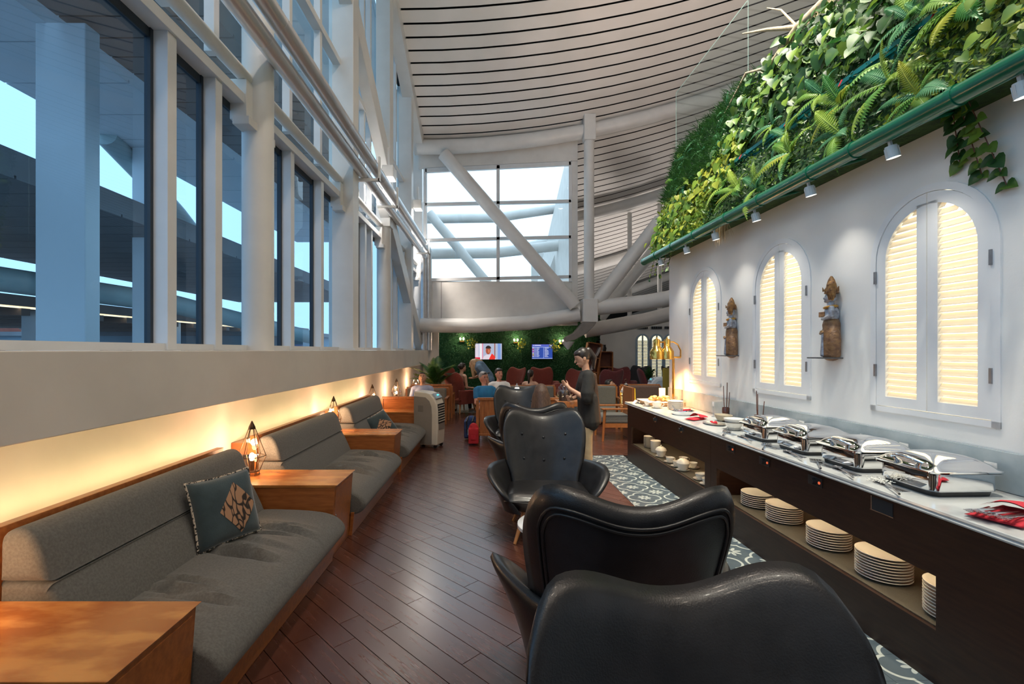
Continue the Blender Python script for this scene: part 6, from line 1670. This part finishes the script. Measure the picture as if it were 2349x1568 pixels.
def coffee(x, y, w_, d, h, label, m=None):
    c = thing('coffee_table', label, 'table', (x, y, 0))
    MB().box(-w_, w_, -d, d, h - .03, h).build('table_top', m or WOODF, c, bevel=.004)
    for sx in (-1, 1):
        for sy in (-1, 1): MB().box(sx * (w_ - .03) - .02, sx * (w_ - .03) + .02, sy * (d - .03) - .02, sy * (d - .03) + .02, 0, h - .03).build('leg', WOODF, c)
coffee(-2.06, 9.95, .19, .17, .572, 'narrow wooden table under the glowing lantern beside the seated man')
coffee(-2.06, 12.4, .19, .17, .572, 'narrow wooden table under the farthest lantern')
coffee(2.68, 9.60, .22, .22, .50, 'small wooden table under the lit metal lantern')
metal_lantern(2.62, 9.58, .50, 'lit metal lantern on the small table by the counter end', 1.05)
coffee(.45, 10.0, .35, .22, .42, 'low wooden table between the two long wooden sofas')
metal_lantern(.46, 10.0, .42, 'unlit steel lantern on the low table between the sofas', 1.1, False)
coffee(-.25, 12.9, .3, .25, .42, 'low dark table beside the woman in black camisole', DWOOD)
bx = thing('wooden_console', 'wooden console carrying a glass cloche beside the standing woman', 'table', (1.18, 7.85, 0))
MB().box(-.18, .30, -.2, .2, .70, .78).build('table_top', WOODF, bx, bevel=.004)
for sx in (-.14, .26):
    for sy in (-.16, .16): MB().box(sx - .02, sx + .02, sy - .02, sy + .02, 0, .70).build('leg', WOODF, bx)
cl = thing('glass_cloche', 'glass cloche over a dark cake on the wooden console', 'cloche', (1.13, 7.82, .78))
MB().lathe([(.11, .0), (.112, .12), (.095, .22), (.05, .27), (.012, .285), (.02, .305), (.0, .315)], 24).build('dome', CLEAR, cl, smooth=60)
MB().lathe([(.0, .004), (.085, .004), (.085, .15), (.06, .17), (.0, .172)], 20).build('cake', mat('dark_cake', (.03,.014,.01), .6, col2=(.06,.03,.02), scale=30), cl, smooth=50)
# bags
q = blob
bg1 = thing('backpack', 'navy blue backpack on the floor against the slatted sofa', 'bag', (-.42, 8.62, 0))
blob('pack_body', [('b', (-.13, .13, -.08, .09, .03, .34)), ('e', (0, 0, .33), (.12, .08, .10)), ('b', (-.10, .10, -.13, -.07, .05, .22))], cloth('navy_nylon', (.015, .03, .10), (.03, .07, .2)), bg1, .015, 3)
for s in (-.05, .05): MB().tube([(s, -.02, .42), (s - .03, -.13, .34), (s - .02, -.14, .15)], .012, 6).build('strap', BLACK, bg1)
MB().box(-.06, .06, -.145, -.138, .10, .2).build('pocket_trim', GREYP, bg1)
bg2 = thing('backpack', 'red rucksack standing in front of the navy one', 'bag', (-.36, 8.15, 0))
blob('pack_body', [('b', (-.085, .085, -.08, .07, .02, .28)), ('e', (0, 0, .28), (.08, .07, .09))], cloth('red_nylon', (.40, .012, .02), (.5, .02, .03)), bg2, .014, 3)
MB().tube([(-.03, -.02, .37), (0, -.03, .41), (.03, -.02, .37)], .008, 6).build('grab_loop', BLACK, bg2)
MB().box(-.04, .04, -.096, -.086, .10, .17).build('front_pocket', REDC, bg2)
bg3 = thing('strapped_bag', 'black strapped bag lying on the farthest leather chair', 'bag', (.17, 7.02, .42))
blob('bag_body', [('e', (0, 0, .08), (.13, .16, .085))], BLKC, bg3, .014, 2)
MB().tube([(.10 * math.cos(a), -.05, .12 + .14 * math.sin(a)) for a in [PI * k / 10 for k in range(11)]], .010, 6).build('strap', BLACK, bg3, smooth=60)
MB().tube([(-.05 + .05 * math.cos(a), -.13, .1 + .02 * math.sin(a)) for a in [2*PI*k/10 for k in range(10)]], .005, 6, closed=True).build('buckle', CHROME, bg3, smooth=60)
# palm by the end column
pl = thing('potted_palm', 'potted palm with arching fronds at the end of the window ledge', 'plant', (-1.52, 12.1, 0))
MB().lathe([(.0, 0), (.16, 0), (.2, .35), (.21, .38), (.18, .38), (.17, .34), (.0, .33)], 20).build('pot', mat('dark_pot', (.05,.045,.04), .5, col2=(.07,.06,.055), scale=8), pl, smooth=45)
pf = frond(.75, .75, LF_D, 26, .30); pf2 = frond(.85, .6, LF_P, 26, .26)
rq = random.Random(12)
for k in range(5): MB().tube([(rq.gauss(0, .04), rq.gauss(0, .04), .33), (rq.gauss(0, .08), rq.gauss(0, .08), .72)], .012, 6).build('stem', LF_D, pl)
for k in range(15):
    a = 2 * PI * k / 15 * 2.4; o = link('frond', pf if k % 2 else pf2, pl); o.location = (0, 0, .62 + .02 * k)
    o.rotation_euler = orient(Vector((math.cos(a), math.sin(a), .35 + rq.random() * .9)), Vector((0, 0, 1))).to_euler()
pl2 = thing('potted_palm', 'small potted plant before the far arched windows', 'plant', (5.15, 16.0, 0))
MB().lathe([(.0, 0), (.14, 0), (.17, .5), (.15, .5), (.0, .48)], 16).build('pot', mat('dark_pot', (.05,.045,.04), .5), pl2, smooth=45)
for k in range(12):
    a = 2.4 * k; o = link('frond', pf, pl2); o.location = (0, 0, .55 + .02 * k); o.scale = (.55,) * 3; o.rotation_euler = orient(Vector((math.cos(a), math.sin(a), .8 + rq.random())), Vector((0, 0, 1))).to_euler()
# screens on the hedge wall
def screen(x0, x1, z0, z1, label):
    c = thing('television', label, 'television', (0, 16.38, 0))
    MB().box(x0 - .02, x1 + .02, 0, .06, z0 - .02, z1 + .02).build('bezel', BLACK, c, bevel=.004); MB().box((x0+x1)/2 - .1, (x0+x1)/2 + .1, .06, .12, (z0+z1)/2 - .1, (z0+z1)/2 + .1).build('wall_mount', BLACK, c); return c
def flat(c, x0, x1, z0, z1, m, k=1, name='screen_image'):
    return MB().sheet((x0, -.002 * k, z0), (x1, -.002 * k, z0), (x1, -.002 * k, z1), (x0, -.002 * k, z1)).build(name, m, c)
E = lambda n, c_, s=.62: emis('screen_' + n, c_, s)
tv = screen(-.67, .24, 1.29, 1.83, 'wall television showing a man with a red shawl')
flat(tv, -.67, .24, 1.29, 1.83, E('room', (.45, .52, .70)))
flat(tv, -.67, -.55, 1.36, 1.80, E('poster', (.75, .70, .85)), 2); flat(tv, -.52, -.44, 1.29, 1.83, E('white', (.95, .93, 1.0)), 2); flat(tv, -.43, -.40, 1.29, 1.83, E('pink', (.85, .25, .35)), 2)
flat(tv, -.02, .02, 1.29, 1.83, E('frame', (.35, .15, .12)), 2); flat(tv, .10, .20, 1.29, 1.83, E('blue', (.20, .35, .75)), 2); flat(tv, -.67, -.50, 1.29, 1.36, E('banner', (.75, .02, .05)), 3)
def fpoly(c, pts, m, k, name='screen_image'): return MB().add([(x, -.002 * k, z) for x, z in pts], [tuple(range(len(pts)))]).build(name, m, c)
fpoly(tv, [(-.42, 1.29), (-.36, 1.40), (-.28, 1.45), (-.12, 1.45), (-.02, 1.38), (.04, 1.29)], E('robe', (.80, .74, .85)), 3)
fpoly(tv, [(-.20, 1.29), (-.14, 1.42), (-.10, 1.49), (-.04, 1.44), (.02, 1.36), (.0, 1.29)], E('shawl', (.90, .04, .03)), 4)
fpoly(tv, [(-.225 + .085 * math.cos(a), 1.585 + .125 * math.sin(a)) for a in [2*PI*k/18 for k in range(18)]], E('face', (.42, .10, .05)), 5)
fpoly(tv, [(-.22 + .095 * math.cos(a), 1.66 + .10 * math.sin(a)) for a in [PI*k/12 for k in range(13)]], E('hair', (.03, .02, .02)), 6)
fpoly(tv, [(-.20 + .03 * math.cos(a), 1.57 + .06 * math.sin(a)) for a in [2*PI*k/10 for k in range(10)]], E('cheek', (.62, .22, .12)), 7)
fb = screen(1.27, 1.97, 1.31, 1.80, 'blue flight information screen listing departures')
flat(fb, 1.27, 1.97, 1.31, 1.80, E('board', (.03, .08, .42)))
flat(fb, 1.27, 1.97, 1.735, 1.80, E('header', (.10, .14, .60)), 2); flat(fb, 1.36, 1.58, 1.755, 1.78, E('text', (.75, .8, 1.0)), 3, 'screen_text'); flat(fb, 1.86, 1.95, 1.75, 1.785, E('text', (.75, .8, 1.0)), 3, 'screen_text')
fpoly(fb, [(1.30, 1.76), (1.34, 1.79), (1.335, 1.75)], E('text', (.75, .8, 1.0)), 3, 'screen_text'); flat(fb, 1.27, 1.97, 1.70, 1.72, E('rule', (.35, .45, .85)), 2); flat(fb, 1.27, 1.97, 1.31, 1.335, E('rule', (.35, .45, .85)), 2)
rq = random.Random(6)
cols = [(.8, .8, .85), (.8, .05, .1), (.7, .5, .55), (.75, .1, .35), (.8, .75, .8), (.85, .6, .1), (.7, .45, .1), (.6, .6, .7)]
for k in range(8):
    z = 1.665 - .042 * k
    flat(fb, 1.285, 1.335, z, z + .026, E('tag%d' % k, cols[k]), 2, 'screen_text'); flat(fb, 1.355, 1.40, z + .004, z + .02, E('text', (.75, .8, 1.0)), 2, 'screen_text')
    flat(fb, 1.42, 1.42 + rq.uniform(.07, .12), z + .004, z + .02, E('text', (.75, .8, 1.0)), 2, 'screen_text'); flat(fb, 1.70, 1.70 + rq.uniform(.06, .16), z + .004, z + .02, E('text', (.75, .8, 1.0)), 2, 'screen_text')
flat(fb, 1.66, 1.675, 1.335, 1.70, E('rule', (.35, .45, .85)), 2)
# sconces
for i, (x, z) in enumerate(((-1.12, 1.975), (.72, 1.935), (2.27, 1.90))):
    c = thing('wall_sconce', ['twin-bulb sconce on the hedge near the round column', 'twin-bulb sconce on the hedge between the two screens', 'twin-bulb sconce on the hedge past the flight screen'][i], 'lamp', (x, 16.36, z))
    MB().box(-.08, .08, .02, .10, -.09, -.05).build('bracket', BRASS, c)
    for s in (-.055, .055):
        MB().lathe([(.02, -.05), (.03, -.03), (.03, .05), (.028, .05), (.0, -.03)], 12, (s, 0, 0)).build('shade', LGL, c, smooth=50)
        MB().ell((s, 0, .02), (.028, .028, .04), 10, 7).build('bulb', emis('sconce_bulb', (1.0, .70, .50), 18), c, smooth=179)
    lamp('POINT', 'sconce_light', (0, -.08, .02), 9, (1, .72, .5), c, shadow_soft_size=.05)
    cb = thing('leaf_cluster', ['pale leafy spray on the hedge beside the first television', 'pale leafy spray on the hedge above the gap between the screens', 'pale leafy spray on the hedge above the flight screen'][i], 'plant', (x + (.32, .18, -.25)[i], 16.42, z - .15))
    rv = random.Random(i)
    for k in range(26):
        o = link('leaf', LEAFM['y'][k % 3], cb); o.location = (rv.gauss(0, .07), -.05 - rv.random() * .05, rv.gauss(0, .10)); o.scale = (.06,) * 3
        o.rotation_euler = orient(Vector((rv.gauss(0, 1), -.4, rv.gauss(0, 1))), Vector((0, -1, .3))).to_euler()
# tilted bookcases
def bookcase(x, y, label, lean, n, z0):
    c = thing('bookcase', label, 'bookcase', (x, y, 0)); c.rotation_euler = (0, lean, 0)
    MB().box(-.24, -.20, -.15, .15, 0, z0).build('side', WOODF, c); MB().box(.20, .24, -.15, .15, 0, z0).build('side', WOODF, c); MB().box(-.2, .2, .12, .15, 0, z0).build('back', mat('red_brown_board', (.16,.05,.03), .5, col2=(.2,.07,.04), scale=8), c)
    for k in range(n + 1): MB().box(-.2, .2, -.15, .12, k * z0 / n - .015, k * z0 / n + .015).build('shelf', WOODF, c)
bookcase(2.95, 15.6, 'leaning wooden bookcase with slanting white books beside the hedge end', .16, 4, 1.85)
bookcase(3.75, 16.3, 'shorter wooden bookcase with stacked drawers next to the leaning one', .0, 3, 1.55)
BOOK = mat('book_cover', (.62,.6,.58), .6, col2=(.5,.48,.46), scale=9)
for i in range(6):
    o = MB().box(-.02, .02, -.12, .12, 0, .30).build('book', BOOK); o.location = (2.98 + .03 * i - .05 + .11 * (i // 2), 15.58, .50 + .46 * (i // 2)); o.rotation_euler = (0, .45, 0)
    tag(o, ('near', 'far')[i % 2] + ' white-edged book slanting on the ' + ('lowest', 'middle', 'upper')[i // 2] + ' level of the leaning bookcase', 'book', 'books on the leaning bookcase')
vs_ = thing('black_urn', 'small black urn on top of the shorter bookcase', 'urn', (3.72, 16.3, 1.567)); MB().lathe([(.0, 0), (.06, 0), (.08, .1), (.05, .18), (.06, .22), (.0, .22)], 14).build('urn_body', BLACK, vs_, smooth=50)
# far arched windows and vents
for i, x in enumerate((6.02, 6.60, 7.15)):
    wn = bpy.data.objects.new('window_%d' % (10 + i), None); COL.objects.link(wn); struct(wn)
    n = 12; r0, r1, sp = .20, .27, 2.0
    fm = MB()
    for k in range(n):
        a0, a1 = PI * k / n, PI * (k + 1) / n
        fm.prism([(x + r * math.cos(a), sp + r * math.sin(a)) for r, a in ((r0, a0), (r1, a0), (r1, a1), (r0, a1))], 'y', 19.52, 19.60)
    fm.box(x - r1, x - r0, 19.52, 19.6, .4, sp).box(x + r0, x + r1, 19.52, 19.6, .4, sp).box(x - .03, x + .03, 19.52, 19.6, .4, sp + r0).box(x - r1, x + r1, 19.52, 19.6, .33, .4)
    fm.build('arched_frame', mat('pale_blue_frame', (.42,.56,.68), .5, col2=(.38,.52,.64), scale=3), wn)
    MB().prism([(x + r0 * math.cos(PI * k / n), sp + r0 * math.sin(PI * k / n)) for k in range(n + 1)] + [(x - r0, .4), (x + r0, .4)], 'y', 19.56, 19.58).build('light_panel', emis('far_window_light', (1.0, .84, .55), 1.1), wn)
    for k in range(26): MB().box(x - .195, x + .195, 19.545, 19.553, .45 + .06 * k, .49 + .06 * k).build('slat', SHUT, wn)
    vt = thing('wall_vent', ['dark wall vent above the first far arched window', 'dark wall vent above the second far arched window', 'dark wall vent above the last far arched window'][i], 'vent', (x, 19.55, 2.52))
    MB().box(-.22, .22, 0, .04, -.05, .05).build('vent_back', DARK, vt)
    for k in range(6): MB().box(-.21 + .075 * k, -.20 + .075 * k, -.01, .0, -.05, .05).build('vent_bar', GREYP, vt)
# signs near the counter end
ys = thing('floor_sign', 'yellow folding floor sign beside the lit metal lantern', 'sign', (2.78, 9.85, .0))
MB().prism([(-.12, 0), (-.02, .82), (.02, .82), (.12, 0), (.10, 0), (0, .78), (-.10, 0)], 'x', -.10, .10).build('panel', mat('yellow_plastic', (.75,.50,.04), .4, col2=(.7,.46,.03), scale=5), ys)
mo = thing('menu_stand', 'olive menu board standing behind the brass heat lamp', 'sign', (3.12, 8.6, 0))
MB().box(-.11, .11, -.01, .01, .30, 1.28).build('board', mat('olive_board', (.16,.12,.015), .6, col2=(.2,.15,.02), scale=4), mo, bevel=.004)
MB().cyl((0, .02, 0), (0, .02, .6), .015, n=10).build('post', BLACK, mo); MB().box(-.14, .14, -.1, .12, 0, .02).build('foot', BLACK, mo)
